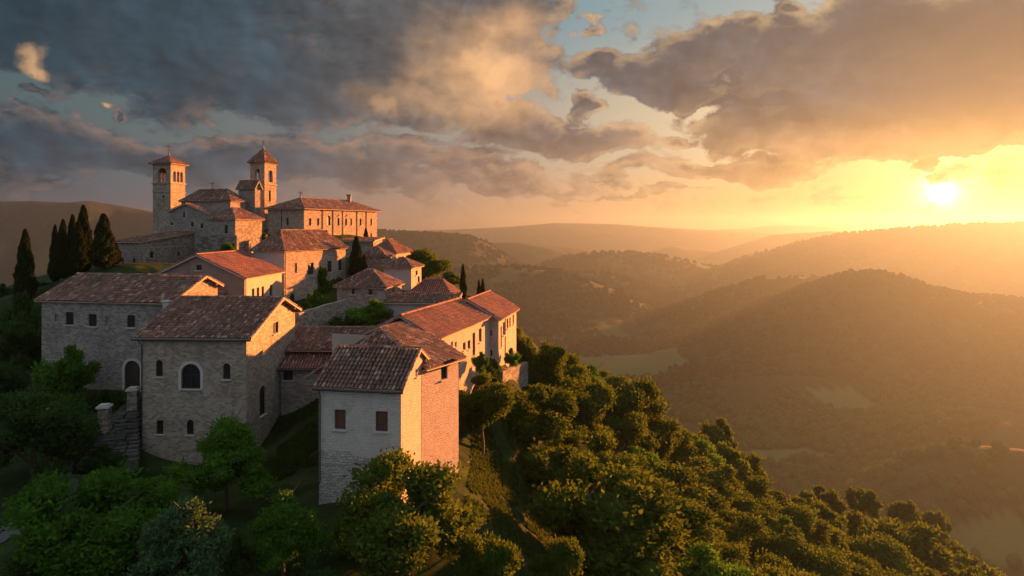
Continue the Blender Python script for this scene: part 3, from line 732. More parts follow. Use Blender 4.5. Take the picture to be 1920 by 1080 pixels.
# ---- church, towers, palace
B = house('palace', 'long palace on the hilltop with a glowing orange facade and hipped roof', 570, 389, 120, 22, 502, 707, -5, 'hip', 5.15, wall='stone_warm', near=False, cw=.34, rl=.5, oe=.6, inset=4.0, cat='palace', tiles='tiles',
          Fo=[(537, 409, 541, 422, 'w', .5)], Ro=[(579.5, 409, 583.5, 423, 'w'), (594.5, 409, 598.5, 423, 'w'), (613.5, 404, 619.5, 423, 'a'), (633, 409, 636.5, 423, 'w'), (647, 410, 650.5, 423, 'w'), (657, 410, 660, 423, 'w'), (674.5, 410, 677.5, 423, 'w'), (694.5, 410, 697.5, 423, 'w'),
              (608, 431, 614, 446, 'd'), (633, 403, 636, 405.5, 'w'), (648.5, 403, 651, 405.5, 'w'), (694.5, 437, 697.5, 447, 'a')])
for q in (604.5, 624, 642.5, 669, 686.5):
    k = (q-960)/F; C0 = B.L(0, 0); e_ = (B.L(0, 1)-C0); s_ = (k*C0.y-C0.x)/(e_.x-k*e_.y); p = B.L(-.07, s_)
    B.downpipe([Vector((p.x, p.y, B.ze)), Vector((p.x, p.y, -2.6))], .06)
p = B.L(4.9, -.07); B.downpipe([Vector((p.x, p.y, B.ze)), Vector((p.x, p.y, -2.6))], .06)
B.done()
def cross(B, p, h=1.5, ball=.16, vane=True):
    mb = MB(B.o); p = Vector(p)
    mb.tube([p-Vector((0, 0, .2)), p+Vector((0, 0, .15)), p+Vector((0, 0, .4)), p+Vector((0, 0, .6))], ball*1.3, 'stone_old', 8, ball*.7)
    mb.tube([p+Vector((0, 0, .5)), p+Vector((0, 0, .5+h))], .045, 'iron', 5)
    mb.tube([p+Vector((-.42, 0, .5+h*.62)), p+Vector((.42, 0, .5+h*.62))], .04, 'iron', 5)
    if vane: mb.tube([p+Vector((-.22, .0, .5+h*.35)), p+Vector((.5, .0, .5+h*.3))], .03, 'iron', 5)
    mb.build('finial_cross', B.root)
cross(B, B.r0, .8)
mb = MB(B.o); p = B.r0.lerp(B.r1, .93)+Vector((.6, 0, 0)); mb.box(p+Vector((0, 0, .3)), .7, .7, 1.6, 'stone_old'); mb.box(p+Vector((0, 0, 1.15)), 1.0, 1.0, .22, 'tiles_red'); mb.build('chimney', B.root)

def tower(name, label, cx, ey, d, a, Lpx, Rpx, zb, rzz, band_py, ops_f, ops_r, h):
    u = (cx-960)/F; C = Vector((u*d, d, 0)); sa, ca = math.sin(R(a)), math.cos(R(a)); el = Vector((-ca, sa, 0)); er = Vector((sa, ca, 0))
    uL = (Lpx-960)/F; W = (C.x-uL*d)/(ca+uL*sa); uR = (Rpx-960)/F; Ln = (uR*d-C.x)/(sa-uR*ca); W = Ln = (W+Ln)/2
    ze = zz(ey, d); L = lambda p, q, z=0: C+el*p+er*q+Vector((0, 0, z))
    B = Bld(name, label, L(W/2, Ln/2, zb), 'stone_warm', 'tiles', 'bell tower', cw=.3); zb_ = zz(band_py, d)
    # shaft below belfry, belfry with through openings on all four sides
    B.seg(L(W, 0), L(0, 0), zb, zb_, ops=h.get('Fs', ())); B.seg(L(0, 0), L(0, Ln), zb, zb_, ops=h.get('Rs', ())); B.seg(L(0, Ln), L(W, Ln), zb, zb_); B.seg(L(W, Ln), L(W, 0), zb, zb_)
    def faces(ops): return ops
    g = .35
    def openings(P0, P1, spec):
        out = []
        P0 = Vector(P0); P1 = Vector(P1); U = (P1-P0); Lg = U.length; U /= Lg
        for fu0, fu1, f0_, f1_ in spec:
            A = P0+U*Lg*fu0; Bp = P0+U*Lg*fu1; Mx = (A+Bp)/2
            out.append((960+F*A.x/A.y, HZ-F*(zb_+(ze-zb_)*f1_)/Mx.y, 960+F*Bp.x/Bp.y, HZ-F*(zb_+(ze-zb_)*f0_)/Mx.y, 'a'))
        return out
    cs = [(L(W, 0), L(0, 0), ops_f), (L(0, 0), L(0, Ln), ops_r), (L(0, Ln), L(W, Ln), ops_f), (L(W, Ln), L(W, 0), ops_r)]
    for a_, b_, o_ in cs: B.seg(a_, b_, zb_, ze, ops=openings(a_, b_, o_), thick=.45, open_through=True)
    B.w.add([L(0, 0, zb_), L(0, Ln, zb_), L(W, Ln, zb_), L(W, 0, zb_)], [(0, 1, 2, 3)], 'stone_old')
    for zc_, ex, hh in ((zb_, .16, .22), (zb_-1.6*h.get('b2', 1), .10, .16), (ze-.15, .14, .25)):
        for (pa, pb) in ((L(W+ex, -ex/2), L(-ex, -ex/2)), (L(-ex/2, -ex), L(-ex/2, Ln+ex)), (L(-ex, Ln+ex/2), L(W+ex, Ln+ex/2)), (L(W+ex/2, Ln+ex), L(W+ex/2, -ex))):
            mid_ = (pa+pb)/2; ax = (pb-pa).normalized(); B.w.box(Vector((mid_.x, mid_.y, zc_)), (pb-pa).length-.003, ex*1.02+.02, hh, 'stone_warm', ax)
    oe = h.get('oe', .5); ap = L(W/2, Ln/2, rzz); c = [L(W+oe, -oe, ze), L(-oe, -oe, ze), L(-oe, Ln+oe, ze), L(W+oe, Ln+oe, ze)]
    for i in range(4): B.plane([c[i], c[(i+1) % 4], ap]); B.caps(c[i]+up, ap+up, .1)
    B.done(); cross(B, ap, h.get('ch', 1.2))
    # bell hung in the belfry
    bc = L(W/2, Ln/2, zb_+(ze-zb_)*.42); bt = thing('bell', h['bell'], 'bell', bc, 'church bells')
    mb = MB(bc); pr = [(.02, .55), (.18, .5), (.24, .3), (.30, .05), (.42, -.25), (.46, -.32)]; n = 12
    V = [bc+Vector((r_*math.cos(6.283*k/n), r_*math.sin(6.283*k/n), z)) for r_, z in pr for k in range(n)]
    mb.add(V, [(i*n+k, i*n+(k+1) % n, (i+1)*n+(k+1) % n, (i+1)*n+k) for i in range(len(pr)-1) for k in range(n)], 'bronze'); mb.build('bell_body', bt, True)
    mb = MB(bc); mb.box(bc+Vector((0, 0, .68)), W-.5, .18, .2, 'wood_dark', el); mb.build('yoke', bt)
    return B
T1 = tower('bell_tower', 'square bell tower at far left of the hilltop, with three narrow arches side by side', 320, 306, 125, 13, 290, 350, -4, 13.2, 343, [(.30, .76, .02, .78)], [(.16, .36, .08, .62), (.42, .60, .08, .62), (.66, .84, .08, .62)],
           {'Fs': [(304.5, 366, 308, 372, 'w')], 'bell': 'bronze bell hanging in the wide arch of the left bell tower', 'ch': 1.9})
T2 = tower('bell_tower', 'slender bell tower with a steep pyramid roof between church and palace', 496, 304, 128, 20, 469, 518, -4, 14.9, 345, [(.34, .66, .1, .72)], [(.32, .68, .1, .66)],
           {'Rs': [(504, 357, 508, 378, 'a', .55)], 'b2': .4, 'bell': 'small bronze bell inside the slender tower with the pyramid roof', 'ch': 1.3, 'oe': .4})
B = house('church_nave', 'upper church nave with a low tiled roof between the two bell towers', 432, 374.5, 118, 15, 340, 461, -4, 'hip', zz(356, 120), wall='stone_grey', cw=.3, cat='church', Ro=[]); B.done(); cross(B, B.r0.lerp(B.r1, .45), 1.0, .08, False)
B = house('church_annex', 'narrow flat-roofed stone annex leaning against the slender bell tower', 478, 350, 122.5, 22, 447, 488, -4, 'gx', zz(341, 125), wall='stone_grey', cat='church annex', cw=.3); B.done()
B = house('church_transept', 'lower gabled church wing in front of the left bell tower', 394, 401, 111, 12, 318, 402, -6, 'gy', zz(383, 112), rq=4.4, wall='stone_grey', cw=.3, cat='church wing', rez=zz(396, 112), Fo=[(343, 398, 347, 408, 'w'), (358, 416, 363, 425, 'w'), (376, 419, 381, 428, 'w'), (320, 417, 324, 422, 'w')]); B.done()
B = house('church_apse', 'square stone church block with one narrow window above rough terrace stones', 441, 409.5, 104, 16, 390, 492, -6, 'hip', zz(391, 107), wall='stone_old', fmat='stone_grey', cw=.3, cat='church wing', Ln=6.5, Fo=[(421, 422, 427, 438, 'w', .6)]); B.done()
B = house('low_farmhouse', 'low wide farmhouse on the hilltop left edge behind the cypresses', 262, 454, 96, 8, 214, 365, -8, 'shed', zz(436, 108), wall='stone_old', fmat='stone_grey', cw=.3, Fo=[(228, 484, 232, 498, 'w'), (249, 484, 254, 500, 'w')],
          Ro=[(281, 471, 288, 484, 'w'), (333, 471, 337, 480, 'w')]); B.done()
# terrace of rough stone below the church block
def wallrun(name, label, pts, thick, mat, cap='sill', cat='wall', capw=.1, group=None):
    """pts: (x, y, zbottom, ztop)"""
    c = Vector((sum(p[0] for p in pts)/len(pts), sum(p[1] for p in pts)/len(pts), min(p[2] for p in pts)))
    mb = MB(c)
    N = []
    for i in range(len(pts)):
        a = Vector(pts[max(i-1, 0)][:2]); b_ = Vector(pts[min(i+1, len(pts)-1)][:2]); d = (b_-a).normalized(); N.append(Vector((d.y, -d.x, 0)))
    u = 0
    for i in range(len(pts)-1):
        p, q = pts[i], pts[i+1]; L_ = math.hypot(q[0]-p[0], q[1]-p[1]); n = max(1, int(L_/.8))
        prev = None
        for k in range(n+1):
            f = k/n; x, y, zb, zt = [p[j]+(q[j]-p[j])*f for j in range(4)]; nn = N[i].lerp(N[i+1], f)
            zt += random.uniform(-.06, .06) if 0 < k < n else 0
            A = Vector((x, y, 0))+nn*thick/2; Bq = Vector((x, y, 0))-nn*thick/2
            cur = (Vector((A.x, A.y, zb)), Vector((A.x, A.y, zt)), Vector((Bq.x, Bq.y, zt)), Vector((Bq.x, Bq.y, zb)), u+L_*f)
            if prev:
                for s0, s1 in ((0, 1), (1, 2), (2, 3)):
                    if s0 == 1: uv = [(prev[4], 0), (cur[4], 0), (cur[4], thick), (prev[4], thick)]
                    else: uv = [(prev[4], prev[s0].z), (cur[4], cur[s0].z), (cur[4], cur[s1].z), (prev[4], prev[s1].z)]
                    mb.add([prev[s0], cur[s0], cur[s1], prev[s1]], [(0, 1, 2, 3)], mat, uv)
            else: mb.add(cur[:4], [(0, 1, 2, 3)], mat)
            prev = cur
        mb.add(prev[:4], [(3, 2, 1, 0)], mat); u += L_
    o = mb.build(name); tag(o, label, cat, group); return o
def W4(px, pyt, pyb, d): p = at(px, pyt, d); return (p.x, p.y, zz(pyb, d)-1.0, p.z)
wallrun('terrace_wall', 'rough terrace wall of rubble below the square church block', [W4(366, 446, 480, 101), W4(400, 441, 480, 102), W4(444, 441, 485, 103.2)], 1.0, 'stone_rough')
wallrun('terrace_wall', 'rubble wall with scrub between the church block and the palace', [W4(462, 452, 480, 106), W4(497, 440, 470, 114)], .8, 'stone_rough')
wallrun('garden_wall', 'sloping weathered garden wall above the link building roof', [W4(556, 587, 625, 69), W4(600, 575, 620, 73), W4(648, 561, 615, 77)], .55, 'stone_old')
wallrun('retaining_wall', 'short stone retaining wall on the slope below the end house', [W4(938, 696, 715, 65), W4(962, 688, 712, 69.5), W4(986, 678, 705, 74)], .5, 'stone_rough')
wallrun('low_wall', 'low rubble wall at the foot of the pink brick pavilion', [W4(856, 882, 895, 51.5), W4(878, 862, 877, 54), W4(896, 842, 855, 57.5)], .4, 'stone_rough')
wallrun('courtyard_wall', 'low dark wall edging the shaded grass courtyard', [W4(462, 893, 905, 50.5), W4(530, 903, 915, 49.5), W4(597, 910, 925, 48.5)], .5, 'stone_rough')
# ---- stairs with gate pillars
rs = random.Random(8); sroot = thing('stone_stairs', 'worn stone stairway climbing beside the arched-window house', 'stairs', at(200, 810, 56))
A0 = at(238, 752, 61); A1 = at(262, 752, 61); B0 = at(118, 868, 50.5); B1 = at(262, 862, 52)
ns = 17; mb = MB(sroot.location); mb2 = MB(sroot.location)
for k in range(ns):
    f = k/(ns-1); L0 = B0.lerp(A0, f); L1 = B1.lerp(A1, min(1, f)); zt = L0.z*(.5)+L1.z*.5
    ax = (L1-L0); ax.z = 0; wd = ax.length; ax.normalize(); n = max(2, int(wd/.8)); x = 0
    for q in range(n):
        w_ = wd/n*rs.uniform(.8, .98); c = L0+ax*(wd*(q+.5)/n); c.z = zt-.35+rs.uniform(-.05, .05)
        (mb if (k+q) % 2 else mb2).box(c+Vector((0, rs.uniform(-.12, .12), 0)), w_, .85*rs.uniform(.85, 1.1), .85, 'stone_moss', ax)
mb.build('tread', sroot); mb2.build('riser_stone', sroot)
for px, py, d, lab in ((250, 739, 59.5, 'upper stone gate pillar beside the arched doorway'), (196, 772, 55.5, 'lower stone gate pillar standing alone at the stairs bend')):
    p = at(px, py, d); r_ = thing('gate_pillar', lab, 'pillar', p-Vector((0, 0, 1.6)), 'stone gate pillars')
    mb = MB(r_.location); mb.box(p-Vector((0, 0, .75)), .8, .8, 2.2, 'stone_old', (.97, .2, 0)); mb.build('shaft', r_)
    mb = MB(r_.location); mb.box(p+Vector((0, 0, .42)), 1.0, 1.0, .16, 'sill', (.97, .2, 0)); mb.box(p+Vector((0, 0, .56)), .7, .7, .12, 'sill', (.97, .2, 0)); mb.build('cap', r_)
# path at lower left
PA = [at(-260, 1090, 37), at(-60, 1035, 38.5), at(30, 985, 41), at(90, 920, 45), at(130, 868, 50)]
V = []; Fc = []
for i in range(len(PA)-1):
    for k in range(12):
        p = PA[i].lerp(PA[i+1], k/12); d = (PA[i+1]-PA[i]); s_ = Vector((d.y, -d.x, 0)).normalized()
        for w_ in (-1.1, -.4, .4, 1.1):
            q = p+s_*w_*(1+.15*math.sin(i*3+k)); V.append((q.x, q.y, h1(q.x, q.y)+.06))
nq = len(V)//4; Fc = [(i*4+j, i*4+j+1, i*4+j+5, i*4+j+4) for i in range(nq-1) for j in range(3)]
simple('gravel', (.06, .06, .06), .95, 0, 3)
tag(link('path', mesh_np('path', np.array(V), np.array(Fc)[:, ::-1], 'gravel', True)), kind='structure')
# ------------------------------------------------------------------ trees
def unit(a): return a/np.maximum(np.linalg.norm(a, axis=-1, keepdims=True), 1e-6)
def leaves(c, out, size, rg, upb=.3, elong=1.9, droop=0):
    n = len(c); a = unit(out*.8+rg.normal(size=(n, 3))*.75+np.array([0, 0, upb-droop])); b_ = unit(np.cross(a, unit(out*.7+rg.normal(size=(n, 3))*.6+np.array([0, 0, .5]))))
    s_ = size*rg.uniform(.6, 1.3, (n, 1)); L_ = a*s_*elong*.5; Wd = b_*s_*.5
    V = np.stack([c-L_, c+Wd-L_*.1, c+L_, c-Wd-L_*.1], 1).reshape(-1, 3)
    return V, np.arange(len(V)).reshape(-1, 4)
def crown_mesh(name, seed, mat, Rc=3.4, Ht=8.0, nc=60, nl=380, size=.17, shape='round', base=.22):
    rg = np.random.default_rng(seed); Vs = []; Fs = []; off = 0
    zc = Ht*(base+(1-base)*.5); az_ = Ht*(1-base)*.5
    cores_v = []; cores_f = []; co_ = 0; C = []
    # bigger boughs first, then clumps around them
    nb = 11 if shape == 'round' else 14
    bd = unit(rg.normal(size=(nb, 3))*np.array([1, 1, .8])+np.array([0, 0, .15])); bR = rg.uniform(.40, .66, (nb, 1))
    for i in range(nc):
        j = rg.integers(nb+3)
        if j < nb:
            p = bd[j]*bR[j]; d = unit(rg.normal(size=3)+bd[j]*.6); p = p+d*rg.uniform(.12, .34)
        else: p = unit(rg.normal(size=3))*rg.uniform(.2, .6)
        if shape == 'cone':
            z = (p[2]+1)/2; z = min(max(z, 0.02), .98); k = (1-z)**.95*1.1+.06; k *= min(1, z*4+.35); q = np.array([p[0]*k/.75, p[1]*k/.75, p[2]]); p = q
        r = rg.uniform(.13, .26)*(.8 if shape == 'cone' else 1); C.append((p, r))
    for p, r in C:
        ctr = np.array([p[0]*Rc, p[1]*Rc, zc+p[2]*az_]); rad = r*Rc*1.1
        d = unit(rg.normal(size=(nl, 3))); rr_ = rad*np.clip(rg.normal(.88, .27, (nl, 1)), .3, 1.7)
        out = unit(d+unit(ctr-np.array([0, 0, zc-az_*.3]))*.35)
        pos = ctr+d*rr_*np.array([1, 1, .72])
        V, Fc = leaves(pos, out, size, rg, .45)
        Vs.append(V); Fs.append(Fc+off); off += len(V)
        cores_v.append(IV*rad*.62*rg.uniform(.8, 1.15, (12, 1))*np.array([1, 1, .72])+ctr); cores_f.append(IF+co_); co_ += 12
    V = np.concatenate(Vs); Fq = np.concatenate(Fs); CV = np.concatenate(cores_v); CF = np.concatenate(cores_f)
    CF4 = np.concatenate([CF, CF[:, 2:3]], 1)
    # quads and triangles in one mesh
    me = bpy.data.meshes.new(name); nv = len(V)
    allV = np.concatenate([V, CV]); me.vertices.add(len(allV)); me.vertices.foreach_set('co', allV.astype(np.float32).ravel())
    loops = np.concatenate([Fq.ravel(), (CF+nv).ravel()]); me.loops.add(len(loops)); me.loops.foreach_set('vertex_index', loops.astype(np.int32))
    nq, nt = len(Fq), len(CF); me.polygons.add(nq+nt)
    me.polygons.foreach_set('loop_start', np.concatenate([np.arange(nq)*4, nq*4+np.arange(nt)*3]).astype(np.int32))
    me.polygons.foreach_set('loop_total', np.concatenate([np.full(nq, 4), np.full(nt, 3)]).astype(np.int32))
    me.update(calc_edges=True); me.validate(); me.materials.append(M[mat]); return me
def cypress_mesh(name, seed, mat='leaf_cypress', Rc=1.0, Ht=10., n=16000, size=.15):
    rg = np.random.default_rng(seed); z = rg.uniform(.02, 1, n)**.9; an = rg.uniform(0, 6.283, n)
    prof = np.minimum(1, (z/.18)**.5)*np.clip(1-z, 0, 1)**.62*1.25
    lump = 1+.16*np.sin(an*3+z*19+seed)+.12*np.sin(an*7-z*31)
    r = Rc*prof*lump*rg.uniform(.78, 1.08, n)
    c = np.stack([np.cos(an)*r, np.sin(an)*r, z*Ht], 1); out = np.stack([np.cos(an), np.sin(an), np.full(n, 1.2)], 1)
    V, Fc = leaves(c, unit(out), size, rg, .9, 2.4)
    k = 10; rows = 16; zz_ = np.linspace(.02, .95, rows); pr = np.minimum(1, (zz_/.18)**.5)*(1-zz_)**.62*1.25*.78*Rc
    aa = np.arange(k)/k*6.283; CV = np.stack([np.cos(aa)[None]*pr[:, None], np.sin(aa)[None]*pr[:, None], np.broadcast_to((zz_*Ht)[:, None], (rows, k))], -1).reshape(-1, 3)
    i = np.arange(rows-1)[:, None]; j = np.arange(k)[None]; CF = np.stack([i*k+j, i*k+(j+1) % k, (i+1)*k+(j+1) % k, (i+1)*k+j], -1).reshape(-1, 4)
    return mesh_np(name, np.concatenate([V, CV]), np.concatenate([Fc, CF+len(V)]), mat)
def trunk_mesh(name, seed, Ht=8., r=.2, top=.6, limbs=6, Rc=3.2):
    rd = random.Random(seed); mb = MB()
    pts = [Vector((0, 0, -1.0))]; x = y = 0
    for k in range(1, 6): x += rd.uniform(-.15, .15); y += rd.uniform(-.15, .15); pts.append(Vector((x, y, Ht*top*k/5)))
    mb.tube(pts, r, 'bark', 8, r*.3)
    for k in range(limbs):
        b_ = pts[2+k % 3]; an = k*2.4+rd.uniform(-.4, .4); l = Rc*rd.uniform(.5, .75)
        e = b_+Vector((math.cos(an)*l, math.sin(an)*l, Ht*rd.uniform(.15, .32))); m_ = b_.lerp(e, .5)+Vector((0, 0, .25))
        mb.tube([b_, m_, e], r*.42, 'bark', 5, r*.12)
    me = bpy.data.meshes.new(name); me.from_pydata(mb.v, [], mb.f); me.materials.append(M['bark']); return me
PR = {}
def proto(key, crown, trunk, Rc, Ht): PR[key] = (crown, trunk, Rc, Ht)
for i in range(4):
    c = crown_mesh('crown', 10+i, 'leaf_olive', nc=64, nl=440, size=.14, base=(.04, .0, .12, .03)[i]); tr = trunk_mesh('trunk', i)
    proto(('olive', i), c, tr, 3.4, 8.0)
    if i < 2:
        for mt, kk in (('leaf_green', 'green'), ('leaf_dark', 'dark')):
            c2 = c.copy(); c2.materials[0] = M[mt]; proto((kk, i), c2, tr, 3.4, 8.0)
proto(('trunky', 0), crown_mesh('crown', 17, 'leaf_olive', nc=58, nl=440, size=.14, base=.2), trunk_mesh('trunk', 9), 3.4, 8.0)
for i in range(2):
    c = crown_mesh('crown', 40+i, 'leaf_silver', nc=90, nl=300, size=.135, shape='cone', base=.03); tr = trunk_mesh('trunk', 20+i, top=.8, r=.15)
    proto(('silver', i), c, tr, 3.4, 8.0)
    c2 = c.copy(); c2.materials[0] = M['leaf_green']; proto(('cone', i), c2, tr, 3.4, 8.0)
for i in range(3):
    c = crown_mesh('crown', 70+i, 'leaf_olive', nc=40, nl=170, size=.28, base=.0); tr = trunk_mesh('trunk', 30+i, limbs=4)
    proto(('far', i), c, tr, 3.4, 8.0)
bc = crown_mesh('foliage', 90, 'leaf_green', Rc=3.4, Ht=5, nc=30, nl=240, size=.19, base=-.1); st = trunk_mesh('stem', 60, Ht=3, r=.08, limbs=5, Rc=2.0)
proto(('bush', 0), bc, st, 3.4, 4.6)
b2_ = bc.copy(); b2_.materials[0] = M['leaf_dark']; proto(('bushdark', 0), b2_, st, 3.4, 4.6)
for i in range(3): proto(('cyp', i), cypress_mesh('crown', 100+i), trunk_mesh('trunk', 50+i, Ht=6, r=.16, top=.5, limbs=0), 1.0, 10.0)
TP = []
def tree(key, x, y, z0, Rw, Ht, name, label, cat, group=None, rot=None):
    cr, tr, R0, H0 = PR[key]
    Rw = Rw*(1.14 if key[0] not in ('cyp',) else .86)
    r_ = tag(link(name, None, None, (x, y, z0)), label, cat, group)
    r_.rotation_euler = (0, 0, random.uniform(0, 6.28) if rot is None else rot); r_.scale = (Rw/R0, Rw/R0, Ht/H0)
    bush = key[0].startswith('bush')
    link('stem' if bush else 'trunk', tr, r_); link('foliage' if bush else 'crown', cr, r_); TP.append((x, y, Rw)); return r_
def ptree(key, px, ytop, ybot, width, d, name, label, cat='tree', group=None, ground=True, zoff=0):
    """a tree seen at px with crown top ytop / visible foot ybot (foot is put on the terrain)"""
    p = at(px, ytop, d); z0 = h1(p.x, p.y) if ground else zz(ybot, d)
    zb = zz(ybot, d)
    if z0 > p.z-1.5 or key[0].startswith('bush'): z0 = min(z0, zb)
    Rw = width/F*d/2
    if key[0].startswith('bush'): z0 = max(z0, p.z-2.3*Rw)
    else: z0 = min(z0, p.z-2.3*Rw)
    return tree(key, p.x, p.y, z0, Rw, p.z-z0, name, label, cat, group)
T = ptree
# foreground
T(('dark', 1), 62, 700, 960, 200, 48, 'broadleaf_tree', 'dark rounded tree at the left edge in front of the bushes')
T(('green', 1), 180, 856, 1180, 250, 35, 'broadleaf_tree', 'bright green spreading tree, the brightest at lower left')
T(('green', 0), 285, 868, 1080, 130, 40, 'broadleaf_tree', 'yellow green tree tucked against the corner of the arched-window house')
T(('silver', 0), 350, 908, 1170, 185, 33, 'silvery_tree', 'silvery green feathery tree at the bottom edge')
T(('cone', 1), 423, 768, 985, 165, 44, 'broadleaf_tree', 'dark green pointed tree standing against the tall stone house')
T(('cone', 0), 534, 903, 1100, 150, 36, 'broadleaf_tree', 'small tree with a bare trunk below the shaded courtyard')
T(('olive', 1), 768, 838, 1150, 245, 38, 'broadleaf_tree', 'large tree hiding the foot of the nearest white house')
T(('olive', 3), 925, 955, 1200, 125, 38, 'broadleaf_tree', 'golden edged tree at the bottom right of the white house tree')
T(('olive', 2), 1047, 990, 1180, 95, 42, 'broadleaf_tree', 'small golden tree alone at the bottom of the grass strip')
T(('trunky', 0), 905, 688, 868, 108, 57, 'broadleaf_tree', 'slim tree with a bare trunk beside the pink pavilion wall')
T(('trunky', 0), 1006, 698, 880, 150, 66, 'broadleaf_tree', 'broad tree on the slope just right of the slim tree')
T(('dark', 1), -40, 640, 900, 150, 60, 'broadleaf_tree', 'dark tree cut by the left edge beside the long house')
T(('bushdark', 0), 30, 560, 700, 120, 76, 'bush', 'large dark shrub left of the long stone house', 'bush')
T(('dark', 1), 40, 585, 740, 110, 70, 'broadleaf_tree', 'dark tree against the left end wall of the long house')
T(('bush', 0), 135, 655, 760, 100, 60, 'bush', 'mid green bush in front of the long stone house', 'bush')
T(('bushdark', 0), 200, 735, 790, 60, 60, 'bush', 'dark low hedge between the bush and the arched doorway', 'bush')
T(('bushdark', 0), 130, 765, 850, 90, 54, 'bush', 'dark shrub on the bank left of the lower gate pillar', 'bush')
T(('bush', 0), 248, 722, 745, 26, 60.2, 'bush', 'small potted shrub growing in the arched doorway', 'bush')
T(('bushdark', 0), 190, 838, 880, 70, 50.5, 'bush', 'low shrub growing over the foot of the stairs', 'bush')
T(('bushdark', 0), 8, 535, 580, 44, 92, 'bush', 'round dark bush at the far left edge under the cypress', 'bush')
T(('dark', 1), 95, 975, 1200, 150, 34, 'broadleaf_tree', 'dark tree in the bottom left corner below the bright green tree')
T(('bushdark', 0), 450, 1010, 1120, 110, 37, 'bush', 'low dark bush between the silvery tree and the small bare-trunked tree', 'bush')
T(('bushdark', 0), 150, 800, 850, 80, 52.5, 'bush', 'dark shrub half covering the left side of the stairs', 'bush')
T(('bush', 0), 640, 985, 1060, 90, 39.5, 'bush', 'bush on the lawn at the foot of the nearest white house', 'bush')
T(('bushdark', 0), 575, 1050, 1120, 90, 35, 'bush', 'dark bush at the bottom edge right of the small tree', 'bush')
# village greenery
T(('bush', 0), 700, 566, 612, 90, 74, 'bush', 'bush against the wall below the lean-to', 'bush')
T(('bushdark', 0), 660, 590, 620, 70, 73, 'bush', 'dark low bush at the end of the sloping garden wall', 'bush')
T(('bush', 0), 596, 546, 590, 44, 80, 'bush', 'shrub at the foot of the climbing vine', 'bush')
T(('bushdark', 0), 570, 570, 598, 46, 76, 'bush', 'dark shrub spreading along the top of the garden wall', 'bush')
T(('green', 0), 427, 446, 478, 34, 99, 'small_tree', 'small conical green tree in front of the terrace wall')
T(('bushdark', 0), 492, 436, 462, 34, 111, 'bush', 'scrubby bush at the left corner of the palace', 'bush')
T(('bushdark', 0), 285, 494, 515, 90, 92, 'bush', 'low hedge in front of the low farmhouse', 'bush')
T(('olive', 2), 803, 457, 545, 78, 106, 'broadleaf_tree', 'large tree on the skyline right of the pyramid roofed house')
T(('olive', 2), 845, 504, 562, 42, 103, 'broadleaf_tree', 'smaller tree tucked under the large skyline tree')
T(('olive', 3), 775, 470, 545, 36, 109, 'broadleaf_tree', 'narrow tree between the upper house and the skyline tree')
T(('dark', 0), 88, 520, 560, 30, 90, 'broadleaf_tree', 'little round tree between the lone cypress and the cypress row')
T(('bush', 0), 902, 662, 702, 34, 60, 'bush', 'shrub against the sunlit wall of the long wing', 'bush')
T(('bush', 0), 957, 655, 684, 30, 67, 'bush', 'shrub below the end house above the retaining wall', 'bush')
T(('bushdark', 0), 925, 676, 700, 40, 63, 'bush', 'low bush in the corner of the wing and the end house', 'bush')
T(('olive', 1), 975, 598, 690, 50, 78, 'broadleaf_tree', 'tree touching the far corner of the end house')
# cypresses
cy = [(47, 431, 575, 34, 84, 'lone cypress at the far left above the bushes', 1), (103, 422, 560, 20, 90, 'leftmost cypress of the row behind the long house', 0), (118, 412, 560, 26, 89, 'cypress second from left in the row behind the long house', 0),
      (136, 403, 560, 26, 90, 'third cypress from left in the dense row', 0), (156, 386, 560, 34, 87, 'tallest cypress of the dense row', 0), (147, 416, 560, 30, 85, 'short cypress in front of the tallest one', 0),
      (194, 401, 560, 42, 84, 'broad cypress beside the low farmhouse', 1), (215, 455, 560, 26, 86, 'short cypress at the right end of the row', 1),
      (668, 444, 560, 28, 97, 'tall cypress in the middle of the village', 1), (682, 478, 560, 18, 96, 'short cypress beside the tall village cypress', 1),
      (686, 427, 470, 9, 122, 'tiny cypress against the palace facade', 1),
      (868, 495, 575, 14, 96, 'slender cypress on the skyline behind the long wing', 1), (898, 525, 575, 9, 101, 'left one of the two small skyline cypresses', 1), (905, 522, 575, 10, 102, 'right one of the two small skyline cypresses', 1)]
for i, (px, yt, yb, w_, d, lab, g) in enumerate(cy):
    p = at(px, yt, d); z0 = h1(p.x, p.y)
    if lab.startswith('tiny'): z0 = -2.4
    tree(('cyp', i % 3), p.x, p.y, z0, w_/F*d/2, p.z-z0, 'cypress_tree', lab, 'tree', None if g else 'cypresses in a row')
# climbing vine on the hipped house
vr = thing('climbing_vine', 'leafy vine climbing the long wall of the square hipped house', 'climbing plant', at(603, 560, 93))
rg = np.random.default_rng(4); PV = []
Cn = Vector(((533-960)/F*85, 85, 0)); era = Vector((math.sin(R(20)), math.cos(R(20)), 0)); nrm = Vector((math.cos(R(20)), -math.sin(R(20)), 0))
def onwall(px, py, off=.25):
    k = (px-960)/F; s_ = (k*Cn.y-Cn.x)/(era.x-k*era.y); p = Cn+era*s_+nrm*off; return np.array([p.x, p.y, zz(py, p.y)])
for px, py, r_ in ((601, 512, .8), (599, 524, .7), (604, 536, .9), (612, 540, .9), (622, 534, .7), (632, 528, .6), (600, 548, 1.1), (608, 556, 1.0), (597, 562, 1.2)):
    c = onwall(px, py, .3); n = 500; d = unit(rg.normal(size=(n, 3))); PV.append(c+d*r_*rg.uniform(.2, 1.1, (n, 1))*np.array([.8, .8, 1]))
PV = np.concatenate(PV)-np.array(vr.location); V, Fc = leaves(PV, unit(rg.normal(size=PV.shape)), .22, rg)
link('vine_leaves', mesh_np('vine_leaves', V, Fc, 'leaf_olive'), vr)
